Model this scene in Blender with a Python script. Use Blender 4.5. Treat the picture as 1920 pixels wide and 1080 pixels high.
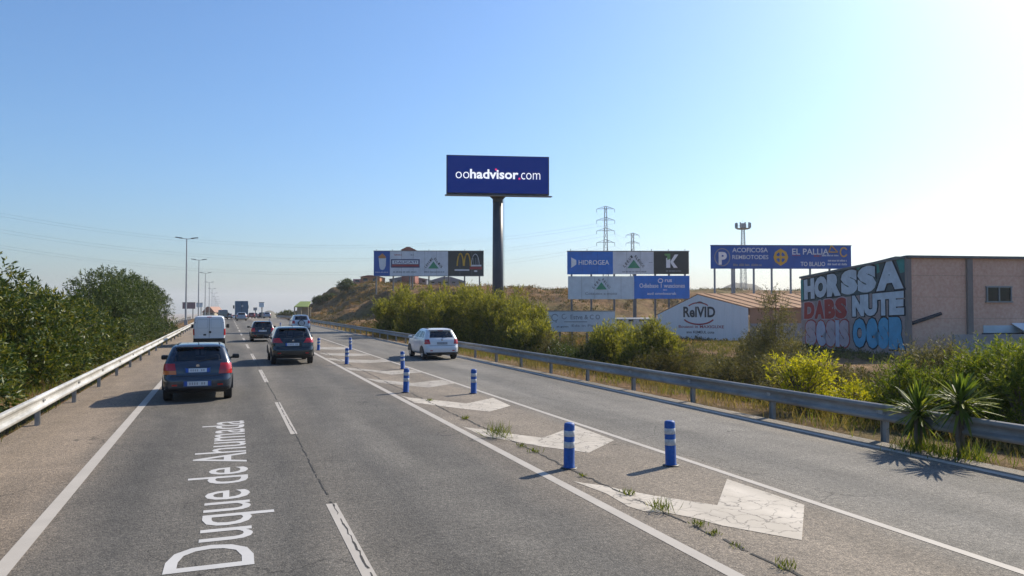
import bpy, bmesh, math, random
import numpy as np
from mathutils import Vector, Matrix
R = math.radians
for o in list(bpy.data.objects): bpy.data.objects.remove(o)
SC = bpy.context.scene
COL = SC.collection

# ------------------------------------------------------------------ camera, sky, sun, exposure
F_PX, CAM_H = 1400.0, 2.5                    # focal length in pixels of a 1920 wide frame, camera height
YAW, PITCH = math.atan(535/1400.0), math.atan(35/1400.0)
cam_d = bpy.data.cameras.new('camera'); cam = bpy.data.objects.new('camera', cam_d); COL.objects.link(cam)
cam_d.sensor_width = 36; cam_d.lens = 36*F_PX/1920; cam_d.clip_start = 0.1; cam_d.clip_end = 20000
cam.location = (0, 0, CAM_H); cam.rotation_euler = (R(90)+PITCH, 0, -YAW)
SC.camera = cam
SUN_AZ, SUN_EL = R(68), R(35.5)              # azimuth from +Y (along the road) towards +X
W = bpy.data.worlds.new('World'); SC.world = W; W.use_nodes = True
nt = W.node_tree; bg = nt.nodes['Background']
sky = nt.nodes.new('ShaderNodeTexSky'); sky.sky_type = 'NISHITA'; sky.sun_disc = False
sky.sun_elevation = SUN_EL; sky.sun_rotation = SUN_AZ
sky.air_density = 1.25; sky.dust_density = 1.3; sky.ozone_density = 9.5; sky.altitude = 0
nt.links.new(sky.outputs[0], bg.inputs[0]); bg.inputs[1].default_value = 0.115
sd = bpy.data.lights.new('sun', 'SUN'); sd.energy = 5.0; sd.angle = R(0.6); sd.color = (1.0, .90, .74)
sun = bpy.data.objects.new('sun', sd); COL.objects.link(sun)
sv = Vector((math.sin(SUN_AZ)*math.cos(SUN_EL), math.cos(SUN_AZ)*math.cos(SUN_EL), math.sin(SUN_EL)))
sun.rotation_euler = (-sv).to_track_quat('-Z', 'Y').to_euler(); sun.location = (60, 20, 60)
SC.view_settings.view_transform = 'Standard'; SC.view_settings.look = 'None'
SC.view_settings.gamma = 1; SC.view_settings.exposure = 0.52
SC.render.engine = 'CYCLES'; SC.cycles.use_denoising = True
SC.cycles.max_bounces = 6; SC.cycles.transparent_max_bounces = 12; SC.cycles.volume_bounces = 0
SC.cycles.caustics_reflective = False; SC.cycles.caustics_refractive = False

# ------------------------------------------------------------------ survey: photo measurements to metres
def ray(px, py):
    v = Vector(((px-960)/F_PX, (540-py)/F_PX, -1.0))
    return Matrix.Rotation(-YAW, 3, 'Z') @ (Matrix.Rotation(R(90)+PITCH, 3, 'X') @ v)
def G(px, py, z=0.0):                        # the point of a level plane
    r = ray(px, py); t = (z-CAM_H)/r.z
    return Vector((r.x*t, r.y*t, z))
FWD = Vector((math.sin(YAW), math.cos(YAW), 0)); RGT = Vector((math.cos(YAW), -math.sin(YAW), 0))
def A(px, py, d):                            # the point at depth d
    r = ray(px, py); t = d/r.dot(FWD)
    return Vector((0, 0, CAM_H)) + r*t
def at_x(px, X, z=0):                        # ground position on the line x = X parallel to the road
    r = ray(px, 700); return Vector((X, r.y/r.x*X, z))

# ------------------------------------------------------------------ numbers: noise
def _hash(ix, iy, s):
    n = (ix*374761393 + iy*668265263 + s*1274126177) & 0xffffffff
    n = ((n ^ (n >> 13))*1103515245) & 0xffffffff
    return ((n ^ (n >> 16)) & 0xffff)/65535.0
def vnoise(x, y, s=0):
    x = np.asarray(x, float); y = np.asarray(y, float)
    ix = np.floor(x).astype(np.int64); iy = np.floor(y).astype(np.int64); fx = x-ix; fy = y-iy
    fx = fx*fx*(3-2*fx); fy = fy*fy*(3-2*fy)
    a = _hash(ix, iy, s); b = _hash(ix+1, iy, s); c = _hash(ix, iy+1, s); d = _hash(ix+1, iy+1, s)
    return (a*(1-fx)+b*fx)*(1-fy)+(c*(1-fx)+d*fx)*fy
def fbm(x, y, s=0, o=4):
    t = 0; a = .5
    for k in range(o):
        t = t+a*vnoise(np.asarray(x)*2**k, np.asarray(y)*2**k, s+k*17); a *= .5
    return t
def sstep(a, b, x):
    t = np.clip((np.asarray(x, float)-a)/(b-a), 0, 1); return t*t*(3-2*t)

# ------------------------------------------------------------------ materials
def mat(name, col, rough=.6, metal=0, spec=.5, coat=0, emit=None, es=0):
    m = bpy.data.materials.new(name); m.use_nodes = True; b = m.node_tree.nodes['Principled BSDF']
    b.inputs['Base Color'].default_value = (*col, 1); b.inputs['Roughness'].default_value = rough
    b.inputs['Metallic'].default_value = metal; b.inputs['Specular IOR Level'].default_value = spec
    b.inputs['Coat Weight'].default_value = coat
    if emit: b.inputs['Emission Color'].default_value = (*emit, 1); b.inputs['Emission Strength'].default_value = es
    return m
class NT:
    def __init__(s, m): s.t = m.node_tree; s.b = s.t.nodes['Principled BSDF']
    def n(s, typ, **kw):
        x = s.t.nodes.new(typ)
        for k, v in kw.items():
            if k.startswith('i_'): x.inputs[k[2:].replace('_', ' ')].default_value = v
            else: setattr(x, k, v)
        return x
    def l(s, a, b): s.t.links.new(a, b)
    def coords(s, kind='Object', scale=(1, 1, 1)):
        tc = s.n('ShaderNodeTexCoord'); mp = s.n('ShaderNodeMapping'); mp.inputs['Scale'].default_value = scale
        s.l(tc.outputs[kind], mp.inputs['Vector']); return mp.outputs[0]
    def noise(s, vec, scale, detail=4, rough=.55):
        x = s.n('ShaderNodeTexNoise'); x.inputs['Scale'].default_value = scale; x.inputs['Detail'].default_value = detail
        x.inputs['Roughness'].default_value = rough; s.l(vec, x.inputs['Vector']); return x.outputs['Fac']
    def ramp(s, fac, stops, interp='LINEAR'):
        x = s.n('ShaderNodeValToRGB'); e = x.color_ramp; e.interpolation = interp
        while len(e.elements) < len(stops): e.elements.new(.5)
        for k, (p, c) in enumerate(stops):
            e.elements[k].position = p; e.elements[k].color = (*c, 1) if len(c) == 3 else c
        s.l(fac, x.inputs[0]); return x.outputs[0]
    def mix(s, fac, a, b, mode='MIX'):
        x = s.n('ShaderNodeMix'); x.data_type = 'RGBA'; x.blend_type = mode; x.clamp_factor = True
        for v, sk in ((fac, x.inputs[0]), (a, x.inputs[6]), (b, x.inputs[7])):
            if isinstance(v, (int, float)): sk.default_value = v
            elif isinstance(v, tuple): sk.default_value = (*v, 1)
            else: s.l(v, sk)
        return x.outputs[2]
    def math(s, op, a, b=0.0):
        x = s.n('ShaderNodeMath'); x.operation = op
        for v, sk in ((a, x.inputs[0]), (b, x.inputs[1])):
            if isinstance(v, (int, float)): sk.default_value = v
            else: s.l(v, sk)
        return x.outputs[0]
    def bump(s, h, strength=.3, dist=.02):
        x = s.n('ShaderNodeBump'); x.inputs['Strength'].default_value = strength; x.inputs['Distance'].default_value = dist
        s.l(h, x.inputs['Height']); s.l(x.outputs[0], s.b.inputs['Normal'])
    def color(s, c): s.l(c, s.b.inputs['Base Color'])
def g3(v, w=1.0): return (v*w, v, v/w)

def asphalt_mat():
    m = mat('asphalt', (.1, .1, .1), .85, spec=.3); t = NT(m); v = t.coords()
    sx = t.n('ShaderNodeSeparateXYZ'); t.l(v, sx.inputs[0]); X = t.math('DIVIDE', t.math('ADD', sx.outputs[0], 16.0), 32.0)
    p = lambda x: (x+16)/32
    wob = t.math('MULTIPLY', t.math('SUBTRACT', t.noise(v, .35, 3), .5), .03)
    lane = t.ramp(t.math('ADD', X, wob), [
        (p(-3.4), (.245, .205, .165)), (p(-2.3), (.22, .185, .15)), (p(-1.75), (.145, .135, .122)), (p(-1.2), (.10, .098, .094)), (p(-.2), (.142, .137, .128)),
        (p(.75), (.104, .102, .098)), (p(1.3), (.155, .147, .135)), (p(2.1), (.108, .106, .102)), (p(2.9), (.145, .141, .133)), (p(3.7), (.108, .106, .102)),
        (p(4.4), (.17, .155, .138)), (p(4.9), (.225, .198, .168)), (p(6.6), (.22, .195, .166)), (p(7.1), (.175, .168, .155)), (p(8.2), (.165, .163, .157)), (p(9.0), (.18, .176, .168)), (p(10.1), (.165, .163, .157)), (p(10.9), (.20, .183, .16))])
    big = t.noise(t.coords('Object', (1, .12, 1)), .9, 4)
    c = t.mix(.8, lane, t.ramp(big, [(.3, (.34, .34, .34)), (.7, (.68, .67, .66))]), 'OVERLAY')
    blot = t.noise(v, 1.7, 6, .65)
    c = t.mix(.55, c, t.ramp(blot, [(.3, (.36, .36, .36)), (.7, (.62, .62, .62))]), 'OVERLAY')
    vo = t.n('ShaderNodeTexVoronoi'); vo.inputs['Scale'].default_value = 42; t.l(v, vo.inputs['Vector'])
    grit = t.ramp(vo.outputs['Distance'], [(.1, (.72, .71, .70)), (.55, (.36, .36, .36))])
    c = t.mix(.6, c, grit, 'OVERLAY')
    fine = t.noise(v, 70, 3, .7)
    c = t.mix(.75, c, t.ramp(fine, [(.34, (.14, .14, .14)), (.5, (.5, .5, .5)), (.68, (.9, .89, .87))]), 'OVERLAY')
    vc = t.n('ShaderNodeTexVoronoi'); vc.feature = 'DISTANCE_TO_EDGE'; vc.inputs['Scale'].default_value = .22
    wv = t.n('ShaderNodeVectorMath'); wv.operation = 'ADD'; nz = t.n('ShaderNodeTexNoise'); nz.inputs['Scale'].default_value = 1.1; nz.inputs['Detail'].default_value = 5
    t.l(v, nz.inputs['Vector']); t.l(v, wv.inputs[0]); t.l(nz.outputs['Color'], wv.inputs[1]); t.l(wv.outputs[0], vc.inputs['Vector'])
    cr = t.math('MULTIPLY', t.math('LESS_THAN', vc.outputs['Distance'], .0022), t.math('GREATER_THAN', t.noise(v, .23, 2), .5))
    c = t.mix(t.math('MULTIPLY', cr, .6), c, (.035, .034, .032))
    mid = t.noise(v, 16, 4, .75); c = t.mix(.7, c, t.ramp(mid, [(.33, (.22, .22, .22)), (.5, (.5, .5, .5)), (.67, (.80, .79, .77))]), 'OVERLAY')
    spot = t.n('ShaderNodeTexVoronoi'); spot.inputs['Scale'].default_value = 5.5; t.l(v, spot.inputs['Vector'])
    c = t.mix(t.math('MULTIPLY', t.math('LESS_THAN', spot.outputs['Distance'], .075), .5), c, (.07, .065, .055))
    c = t.mix(1.0, c, (.90, .865, .81), 'MULTIPLY')
    t.color(c); t.bump(t.math('ADD', t.math('MULTIPLY', vo.outputs['Distance'], .7), t.math('ADD', fine, mid)), .6, .012)
    return m
def paint_mat(name, base, wear=.5, crack=0):
    m = mat(name, base, .7, spec=.3); t = NT(m); v = t.coords()
    n1 = t.noise(v, 9, 8, .7); n2 = t.noise(v, 55, 3, .6)
    f = t.math('ADD', t.math('MULTIPLY', n1, .65), t.math('MULTIPLY', n2, .35))
    worn = t.ramp(f, [(max(0, wear-.09), (1, 1, 1)), (wear, (0, 0, 0))])
    tone = t.mix(t.noise(v, 2.3, 5), tuple(x*.8 for x in base), tuple(min(1, x*1.12) for x in base))
    c = t.mix(worn, tone, (.2, .18, .155))
    if crack:
        vc = t.n('ShaderNodeTexVoronoi'); vc.feature = 'DISTANCE_TO_EDGE'; vc.inputs['Scale'].default_value = crack
        nz = t.n('ShaderNodeTexNoise'); nz.inputs['Scale'].default_value = 3; nz.inputs['Detail'].default_value = 5
        wv = t.n('ShaderNodeVectorMath'); wv.operation = 'MULTIPLY_ADD'; wv.inputs[1].default_value = (.5, .5, .5)
        t.l(nz.outputs['Color'], wv.inputs[0]); t.l(v, nz.inputs['Vector']); t.l(v, wv.inputs[2]); t.l(wv.outputs[0], vc.inputs['Vector'])
        cr = t.ramp(vc.outputs['Distance'], [(.0, (1, 1, 1)), (.04, (0, 0, 0))])
        cr = t.math('MULTIPLY', cr, t.ramp(t.noise(v, 1.6, 3), [(.36, (0, 0, 0)), (.48, (1, 1, 1))]))
        c = t.mix(t.math('MULTIPLY', cr, .85), c, (.09, .08, .07)); chip = t.ramp(t.noise(v, 24, 5, .7), [(.30, (1, 1, 1)), (.36, (0, 0, 0))]); c = t.mix(t.math('MULTIPLY', chip, .8), c, (.13, .115, .10))
        tyre = t.ramp(t.noise(t.coords('Object', (1.5, .5, 1)), 1.2, 4), [(.4, (.75, .74, .72)), (.65, (1, 1, 1))]); c = t.mix(.8, c, tyre, 'MULTIPLY')
    t.color(c); t.bump(f, .3, .004); return m
def varied(name, a, b, scale=3, rough=.7, bump=0, metal=0, stretch=(1, 1, 1), spec=.4, detail=5, fine=0):
    m = mat(name, a, rough, metal, spec); t = NT(m); v = t.coords('Object', stretch)
    f = t.noise(v, scale, detail, .6); c = t.ramp(f, [(.3, a), (.7, b)])
    if fine: c = t.mix(.5, c, t.ramp(t.noise(v, fine, 4, .7), [(.3, (.3,)*3), (.7, (.7,)*3)]), 'OVERLAY')
    t.color(c)
    if bump: t.bump(t.noise(v, scale*4, 5), bump, .05)
    return m
def leaf_mat(name, cols, trans=.4, rough=.45):
    m = bpy.data.materials.new(name); m.use_nodes = True; t = NT(m)
    g = t.n('ShaderNodeNewGeometry')
    st = [(k/(len(cols)-1), c) for k, c in enumerate(cols)]
    c = t.ramp(g.outputs['Random Per Island'], st)
    big = t.noise(t.coords(), 1.3, 3); c = t.mix(.45, c, t.ramp(big, [(.3, (.32,)*3), (.7, (.66,)*3)]), 'OVERLAY')
    t.color(c); t.b.inputs['Roughness'].default_value = rough+.15; t.b.inputs['Specular IOR Level'].default_value = .2
    tr = t.n('ShaderNodeBsdfTranslucent'); t.l(t.mix(1.0, c, (1.5, 1.4, .55), 'MULTIPLY'), tr.inputs[0])
    mx = t.n('ShaderNodeMixShader'); mx.inputs[0].default_value = trans
    t.l(t.b.outputs[0], mx.inputs[1]); t.l(tr.outputs[0], mx.inputs[2])
    t.l(mx.outputs[0], t.t.nodes['Material Output'].inputs[0]); return m
def glass_mat(name, tint, refl=.1):
    m = bpy.data.materials.new(name); m.use_nodes = True; t = NT(m)
    tr = t.n('ShaderNodeBsdfTransparent'); tr.inputs[0].default_value = (*tint, 1)
    gl = t.n('ShaderNodeBsdfGlossy'); gl.inputs['Roughness'].default_value = .03; gl.inputs[0].default_value = (.9, .95, 1, 1)
    fr = t.n('ShaderNodeFresnel'); fr.inputs[0].default_value = 1.5
    mx = t.n('ShaderNodeMixShader'); t.l(t.math('ADD', fr.outputs[0], refl), mx.inputs[0])
    t.l(tr.outputs[0], mx.inputs[1]); t.l(gl.outputs[0], mx.inputs[2]); t.l(mx.outputs[0], t.t.nodes['Material Output'].inputs[0]); return m
def car_paint(name, col, rough=.28, metal=.3, dust_amt=.2):
    m = mat(name, col, rough, metal, .5, .8); t = NT(m); v = t.coords()
    t.b.inputs['Coat Roughness'].default_value = .08
    g = t.n('ShaderNodeNewGeometry')
    dust = t.math('MULTIPLY', t.noise(v, 5, 6, .7), dust_amt)
    c = t.mix(dust, col, (.30, .27, .23)); c = t.mix(g.outputs['Backfacing'], c, (.02, .02, .02))
    t.color(c); return m
def ground_mat():
    m = mat('dry_ground', (.2, .15, .1), .95, spec=.1); t = NT(m); v = t.coords()
    a = t.ramp(t.noise(v, .16, 6, .65), [(.3, (.09, .062, .034)), (.45, (.19, .115, .058)), (.6, (.26, .16, .082)), (.75, (.14, .115, .055))])
    gr = t.ramp(t.noise(v, .07, 5, .6), [(.45, (0, 0, 0)), (.6, (1, 1, 1))])
    a = t.mix(t.math('MULTIPLY', gr, .55), a, (.105, .11, .04))
    n2 = t.noise(v, 1.3, 7, .75)
    a = t.mix(.8, a, t.ramp(n2, [(.3, (.18,)*3), (.55, (.5,)*3), (.72, (.75,)*3)]), 'OVERLAY')
    t.color(a); t.bump(t.math('ADD', n2, t.noise(v, .4, 5)), .9, .5); return m
M = {}
M['asphalt'] = asphalt_mat()
M['line'] = paint_mat('line_paint', (.40, .365, .32), .40)
M['chev'] = paint_mat('chevron_paint', (.52, .465, .39), .38, 3.4)
M['far_chev'] = paint_mat('worn_chevron_paint', (.40, .36, .305), .44, 2.6)
M['letter'] = paint_mat('lettering_paint', (.47, .46, .445), .28)
M['joint'] = mat('crack_filler', (.035, .033, .03), .95)
M['ground'] = ground_mat()
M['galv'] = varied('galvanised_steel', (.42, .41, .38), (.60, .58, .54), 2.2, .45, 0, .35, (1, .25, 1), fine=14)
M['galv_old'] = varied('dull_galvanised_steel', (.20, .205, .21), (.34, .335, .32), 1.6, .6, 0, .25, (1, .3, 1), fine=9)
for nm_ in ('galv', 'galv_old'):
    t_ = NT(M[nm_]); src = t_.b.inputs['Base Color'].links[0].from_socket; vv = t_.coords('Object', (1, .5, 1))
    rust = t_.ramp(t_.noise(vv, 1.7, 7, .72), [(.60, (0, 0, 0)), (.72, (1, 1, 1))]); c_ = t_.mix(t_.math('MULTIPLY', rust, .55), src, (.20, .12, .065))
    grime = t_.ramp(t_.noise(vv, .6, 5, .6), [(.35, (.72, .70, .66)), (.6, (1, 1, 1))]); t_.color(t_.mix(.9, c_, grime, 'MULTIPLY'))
M['galv_dark'] = varied('weathered_steel_post', (.24, .245, .25), (.38, .38, .37), 4, .6, 0, .3)
M['blue_post'] = varied('blue_plastic', (.010, .06, .24), (.022, .10, .36), 4, .55, fine=22)
M['refl_white'] = varied('reflective_band', (.34, .35, .36), (.58, .59, .60), 7, .6, fine=20)
M['black'] = mat('black_plastic', (.015, .015, .016), .55)
M['tyre'] = mat('tyre_rubber', (.02, .02, .021), .85)
M['rim'] = mat('alloy_rim', (.45, .46, .47), .35, .8)
M['glass'] = glass_mat('tinted_glass', (.74, .79, .80), .02)
M['dark_glass'] = mat('dark_glass', (.012, .016, .02), .06, spec=.8)
M['seat'] = mat('seat_fabric', (.035, .035, .038), .9)
M['red'] = mat('red_lens', (.42, .012, .015), .18, coat=.6)
M['orange'] = mat('amber_lens', (.55, .14, .03), .25, coat=.4)
M['white_lens'] = mat('clear_lens', (.6, .6, .6), .2, coat=.5)
M['plate'] = mat('plate_white', (.62, .65, .68), .4)
M['plate_blue'] = mat('plate_blue', (.02, .09, .42), .4)
M['chrome'] = mat('chrome', (.75, .76, .78), .15, 1)

# ------------------------------------------------------------------ mesh helpers
class MB:
    def __init__(s): s.v = []; s.f = []; s.smooth = False
    def add(s, vs, fs):
        o = len(s.v); s.v += [tuple(x) for x in vs]; s.f += [tuple(i+o for i in f) for f in fs]; return s
    def box(s, c, d, rz=0, rx=0, ry=0, taper=1.0):
        m = Matrix.Translation(c) @ Matrix.Rotation(rz, 4, 'Z') @ Matrix.Rotation(ry, 4, 'Y') @ Matrix.Rotation(rx, 4, 'X')
        vs = []
        for z in (-.5, .5):
            k = taper if z > 0 else 1
            for x, y in ((-.5, -.5), (.5, -.5), (.5, .5), (-.5, .5)): vs.append(m @ Vector((x*d[0]*k, y*d[1]*k, z*d[2])))
        return s.add(vs, [(3, 2, 1, 0), (4, 5, 6, 7), (0, 1, 5, 4), (1, 2, 6, 5), (2, 3, 7, 6), (3, 0, 4, 7)])
    def rbox(s, c, d, b=.03):               # box with chamfered vertical and horizontal edges
        bm = bmesh.new(); bmesh.ops.create_cube(bm, size=1)
        for v in bm.verts: v.co = Vector((v.co.x*d[0], v.co.y*d[1], v.co.z*d[2]))
        bmesh.ops.bevel(bm, geom=bm.edges[:], offset=b, segments=2, affect='EDGES', profile=.6)
        bm.verts.index_update(); c = Vector(c)
        s.add([v.co+c for v in bm.verts], [[v.index for v in f.verts] for f in bm.faces]); bm.free(); return s
    def tube(s, pts, r, n=8, caps=True):
        pts = [Vector(p) for p in pts]; rs = r if isinstance(r, (list, tuple)) else [r]*len(pts); vs = []; fs = []
        for i, p in enumerate(pts):
            t = (pts[min(i+1, len(pts)-1)]-pts[max(i-1, 0)]).normalized()
            u = t.orthogonal().normalized() if abs(t.z) > .95 else t.cross(Vector((0, 0, 1))).normalized(); w = t.cross(u)
            for k in range(n):
                a = 2*math.pi*(k+.5)/n; vs.append(p+(u*math.cos(a)+w*math.sin(a))*rs[i])
        for i in range(len(pts)-1):
            for k in range(n):
                a = i*n+k; b = i*n+(k+1) % n; fs.append((a, b, b+n, a+n))
        if caps: fs += [tuple(range(n-1, -1, -1)), tuple(range(len(vs)-n, len(vs)))]
        return s.add(vs, fs)
    def prism(s, poly, y0, y1):              # polygon in x,z pushed along y
        n = len(poly); vs = [(x, y0, z) for x, z in poly]+[(x, y1, z) for x, z in poly]
        return s.add(vs, [tuple(range(n)), tuple(range(2*n-1, n-1, -1))]+[(i, i+n, (i+1) % n+n, (i+1) % n) for i in range(n)])
    def sheet(s, pts): return s.add(pts, [tuple(range(len(pts)))])
    def grid(s, P):
        h = len(P); w = len(P[0])
        return s.add([p for r in P for p in r], [(i*w+j, i*w+j+1, (i+1)*w+j+1, (i+1)*w+j) for i in range(h-1) for j in range(w-1)])
    def mesh(s, name):
        me = bpy.data.meshes.new(name); me.from_pydata(s.v, [], s.f)
        if s.smooth: me.polygons.foreach_set('use_smooth', [True]*len(me.polygons))
        me.update(); return me
def link(name, me, m=None, parent=None, loc=None, rz=None):
    o = bpy.data.objects.new(name, me); COL.objects.link(o)
    if m is not None: me.materials.append(M[m] if isinstance(m, str) else m)
    if parent is not None: o.parent = parent
    if loc is not None: o.location = loc
    if rz is not None: o.rotation_euler = (0, 0, rz)
    return o
def part(name, mb, m, parent): return link(name, mb.mesh(name), m, parent)
def tag(o, label, cat, group=None):
    o['label'] = label; o['category'] = cat
    if group: o['group'] = group
    return o
def thing(name, label, cat, loc=(0, 0, 0), rz=0, group=None):
    o = bpy.data.objects.new(name, None); COL.objects.link(o); o.location = loc; o.rotation_euler = (0, 0, rz); o.empty_display_size = .2
    return tag(o, label, cat, group)
def struct(o, kind='structure'): o['kind'] = kind; return o
_tc = {}
def text_geo(body, bold=0.0):
    k = (body, bold)
    if k not in _tc:
        cu = bpy.data.curves.new('t', 'FONT'); cu.body = body; cu.size = 1; cu.offset = bold; cu.resolution_u = 3
        ob = bpy.data.objects.new('t', cu); COL.objects.link(ob)
        me = bpy.data.meshes.new_from_object(ob)
        v = [(p.co.x, p.co.y) for p in me.vertices]; f = [tuple(p.vertices) for p in me.polygons]
        bpy.data.objects.remove(ob); bpy.data.curves.remove(cu); bpy.data.meshes.remove(me)
        xs = [p[0] for p in v]; ys = [p[1] for p in v]
        _tc[k] = (v, f, min(xs), max(xs), min(ys), max(ys))
    return _tc[k]
def text_map(mb, body, fn, bold=0.0, box=None):  # fn maps the unit square of the text's box to a point
    v, f, a, b, c, d = text_geo(body, bold)
    if box: c, d = box
    return mb.add([fn((x-a)/(b-a), (y-c)/(d-c)) for x, y in v], f)
def text_part(body, x, z, w, h, m, parent, y=-.03, bold=0.0, name='lettering', rot=0, shear=0):
    mb = MB(); ca, sa = math.cos(rot), math.sin(rot)
    def fn(u, q):
        lx = (u-.5)*w+shear*(q-.5)*h; lz = (q-.5)*h
        return (x+w/2+lx*ca-lz*sa, y, z+h/2+lx*sa+lz*ca)
    text_map(mb, body, fn, bold); o = part(name, mb, m, parent)
    if ' ' in body: o['kind'] = 'stuff'       # a line of small print
    return o

def split_letters(body, x, z, w, h, m, parent, y, bold):   # one object for each letter of a word
    v, f, a, b, c, d = text_geo(body, bold); fn = lambda p: (x+(p[0]-a)/(b-a)*w, y, z+(p[1]-c)/(d-c)*h)
    par = list(range(len(v)))
    def find(i):
        while par[i] != i: par[i] = par[par[i]]; i = par[i]
        return i
    for q in f:
        for i in q[1:]: par[find(i)] = find(q[0])
    for r_ in sorted(set(find(q[0]) for q in f), key=lambda i: v[i][0]):
        m_ = MB(); ids = {}; 
        for q in f:
            if find(q[0]) == r_:
                for i in q:
                    if i not in ids: ids[i] = len(m_.v); m_.v.append(fn(v[i]))
                m_.f.append(tuple(ids[i] for i in q))
        part('letter', m_, m, parent)

# ------------------------------------------------------------------ ground and road
def zr(Y):
    Y = np.asarray(Y, float); a = np.clip(Y-135, 0, 90)
    return -(a*a)/(2*90)*.019-np.clip(Y-225, 0, 900)*.019
def zt(X, Y):
    X = np.asarray(X, float); Y = np.asarray(Y, float)
    z = zr(Y)-.05
    n = fbm(X*.05, Y*.05, 3, 5); n2 = fbm(X*.22, Y*.22, 9, 4)
    right = sstep(11.9, 16, X)
    z = z-right*.45-sstep(14, 28, X)*1.35+right*(n2-.45)*.5
    left = sstep(5.2, 9, -X-1.0)*0
    z = z-sstep(16, 45, -X)*3.0+left
    pad = sstep(27, 33, X)*sstep(27, 33, Y)*(1-sstep(57, 67, Y)); z = z+pad*(1.0-(n2-.45)*.5)
    ditch = sstep(14, 18, X)*(1-sstep(21, 27, X))*sstep(2, 10, Y)*(1-sstep(45, 58, Y)); z = z-ditch*.7
    hx = sstep(13.2, 31+8*(n-.5), X+5*(n2-.5)); hy = .42*sstep(72, 108, Y+9*(n2-.5)-.3*np.clip(X-30, 0, 60))+.58*sstep(104, 136, Y+14*(n-.5)+6*(n2-.5)); far = 1-sstep(205, 250, Y-np.clip(X-30, 0, 60)*1.2)
    H = 6.0+2.5*sstep(148, 185, Y)*(1-sstep(40, 60, X))+1.1*(n-.5)+.6*(n2-.5)
    hill = hx*hy*far*(H+1.8)
    gully = np.abs(fbm(X*.09+n2, Y*.06, 21, 4)-.45)*5.0*hx*(1-hx)*4*hy*far
    z = z+hill-gully
    z = z-sstep(300, 1600, np.hypot(X, Y))*16*(Y > -500)
    return z
def zt1(x, y): return float(zt(x, y))
xs = np.unique(np.concatenate([np.linspace(-16, 40, 160), np.linspace(40, 150, 110), np.linspace(150, 600, 30), np.geomspace(600, 4500, 14), -np.geomspace(16, 4500, 40)]))
ys = np.unique(np.concatenate([np.linspace(-40, 60, 90), np.linspace(60, 260, 190), np.linspace(260, 700, 40), np.geomspace(700, 4500, 22), [-300, -120, -70]]))
XX, YY = np.meshgrid(xs, ys); ZZ = zt(XX, YY)
flat = (XX > -15.5) & (XX < 11.3); ZZ = np.where(flat, ZZ-.08, ZZ)
mb = MB(); mb.v = list(map(tuple, np.stack([XX.ravel(), YY.ravel(), ZZ.ravel()], 1))); nx = len(xs)
mb.f = [(j*nx+i, j*nx+i+1, (j+1)*nx+i+1, (j+1)*nx+i) for j in range(len(ys)-1) for i in range(nx-1)]
mb.smooth = True
struct(part('ground', mb, 'ground', None))
yr = np.concatenate([np.linspace(-12, 120, 34), np.linspace(124, 700, 120)])
def strip(x0, x1, ylist, dz):
    m_ = MB(); m_.grid([[(x0(y) if callable(x0) else x0, y, float(zr(y))+dz), (x1(y) if callable(x1) else x1, y, float(zr(y))+dz)] for y in ylist]); return m_
road = struct(part('road', strip(-3.95, 11.35, yr, 0.0), 'asphalt', None))
struct(part('opposite_road', strip(-15, -6.9, yr, 0.0), 'asphalt', None))
X_L, X_D, X_I, X_S, X_R = -1.97, 1.26, 4.44, 7.02, 10.82
def line_part(name, x, w, y0, y1, m, wobble=0):
    n = max(2, int((y1-y0)/4)+1); ylist = np.linspace(y0, y1, n)
    mb_ = strip(x-w/2, x+w/2, ylist, .004); mb_.f = [tuple(reversed(f)) for f in mb_.f] if False else mb_.f
    return part(name, mb_, m, road)
line_part('edge_line', X_L, .17, -6, 330, 'line')
line_part('edge_line', X_I, .15, -6, 64, 'line')
line_part('edge_line', X_S, .12, -6, 62, 'line')
line_part('edge_line', X_R, .16, -6, 330, 'line')
yf = [G(690-.537*(1080-y)+2, y).y for y in (945,)][0]
for k in range(-1, 22): line_part('lane_dash', X_D, .13, yf-5.2+k*10.75, yf+k*10.75, 'line')
for k in range(12): line_part('lane_dash', X_I+.2, .12, 68+k*7.5, 70.5+k*7.5, 'line')
def crack(name, x, y0, y1, w, amp, seed, breaks=.0):
    rng = random.Random(seed); m_ = MB(); y = y0; px = x
    while y < y1:
        ny = y+rng.uniform(.05, .22)*(1+max(0, y-15)*.05); nxp = x+amp*math.sin(y*.9+seed)*.6+rng.uniform(-amp, amp); w2 = w*rng.uniform(.35, 1.2)
        if rng.random() > breaks: m_.sheet([(px-w2/2, y, .0055), (px+w2/2, y, .0055), (nxp+w2/2, ny, .0055), (nxp-w2/2, ny, .0055)])
        px = nxp; y = ny
    return part(name, m_, 'joint', road)
crack('pavement_joint', X_D+.015, 1, 75, .022, .012, 1, .12)
crack('pavement_joint', 4.98, 1, 60, .04, .03, 2, .08)
# painted zigzag chevrons of the island, drawn in road metres from the traced corners
def trace(zx, zy, s, pts): return [G(zx+s*a, zy+s*b) for a, b in pts]
c1 = trace(860, 740, .3646, [(585, 445), (640, 455), (750, 470), (830, 488), (1000, 520), (1200, 550), (1330, 570), (1380, 435), (1778, 568), (1765, 750), (1340, 672), (1230, 640), (1080, 610), (950, 600), (870, 575), (760, 510)])
c2 = trace(860, 740, .3646, [(20, 165), (60, 172), (130, 180), (250, 200), (430, 222), (470, 210), (600, 160), (800, 235), (670, 300), (430, 268), (250, 235), (130, 215)])
c3 = trace(560, 560, .2222, [(865, 820), (930, 835), (1080, 850), (1420, 885), (1640, 838), (1790, 905), (1610, 955), (1400, 932), (1100, 895), (980, 880)])
c4 = trace(560, 560, .2222, [(560, 672), (640, 680), (960, 712), (1210, 685), (1320, 715), (1100, 752), (950, 738), (690, 712)])
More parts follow.
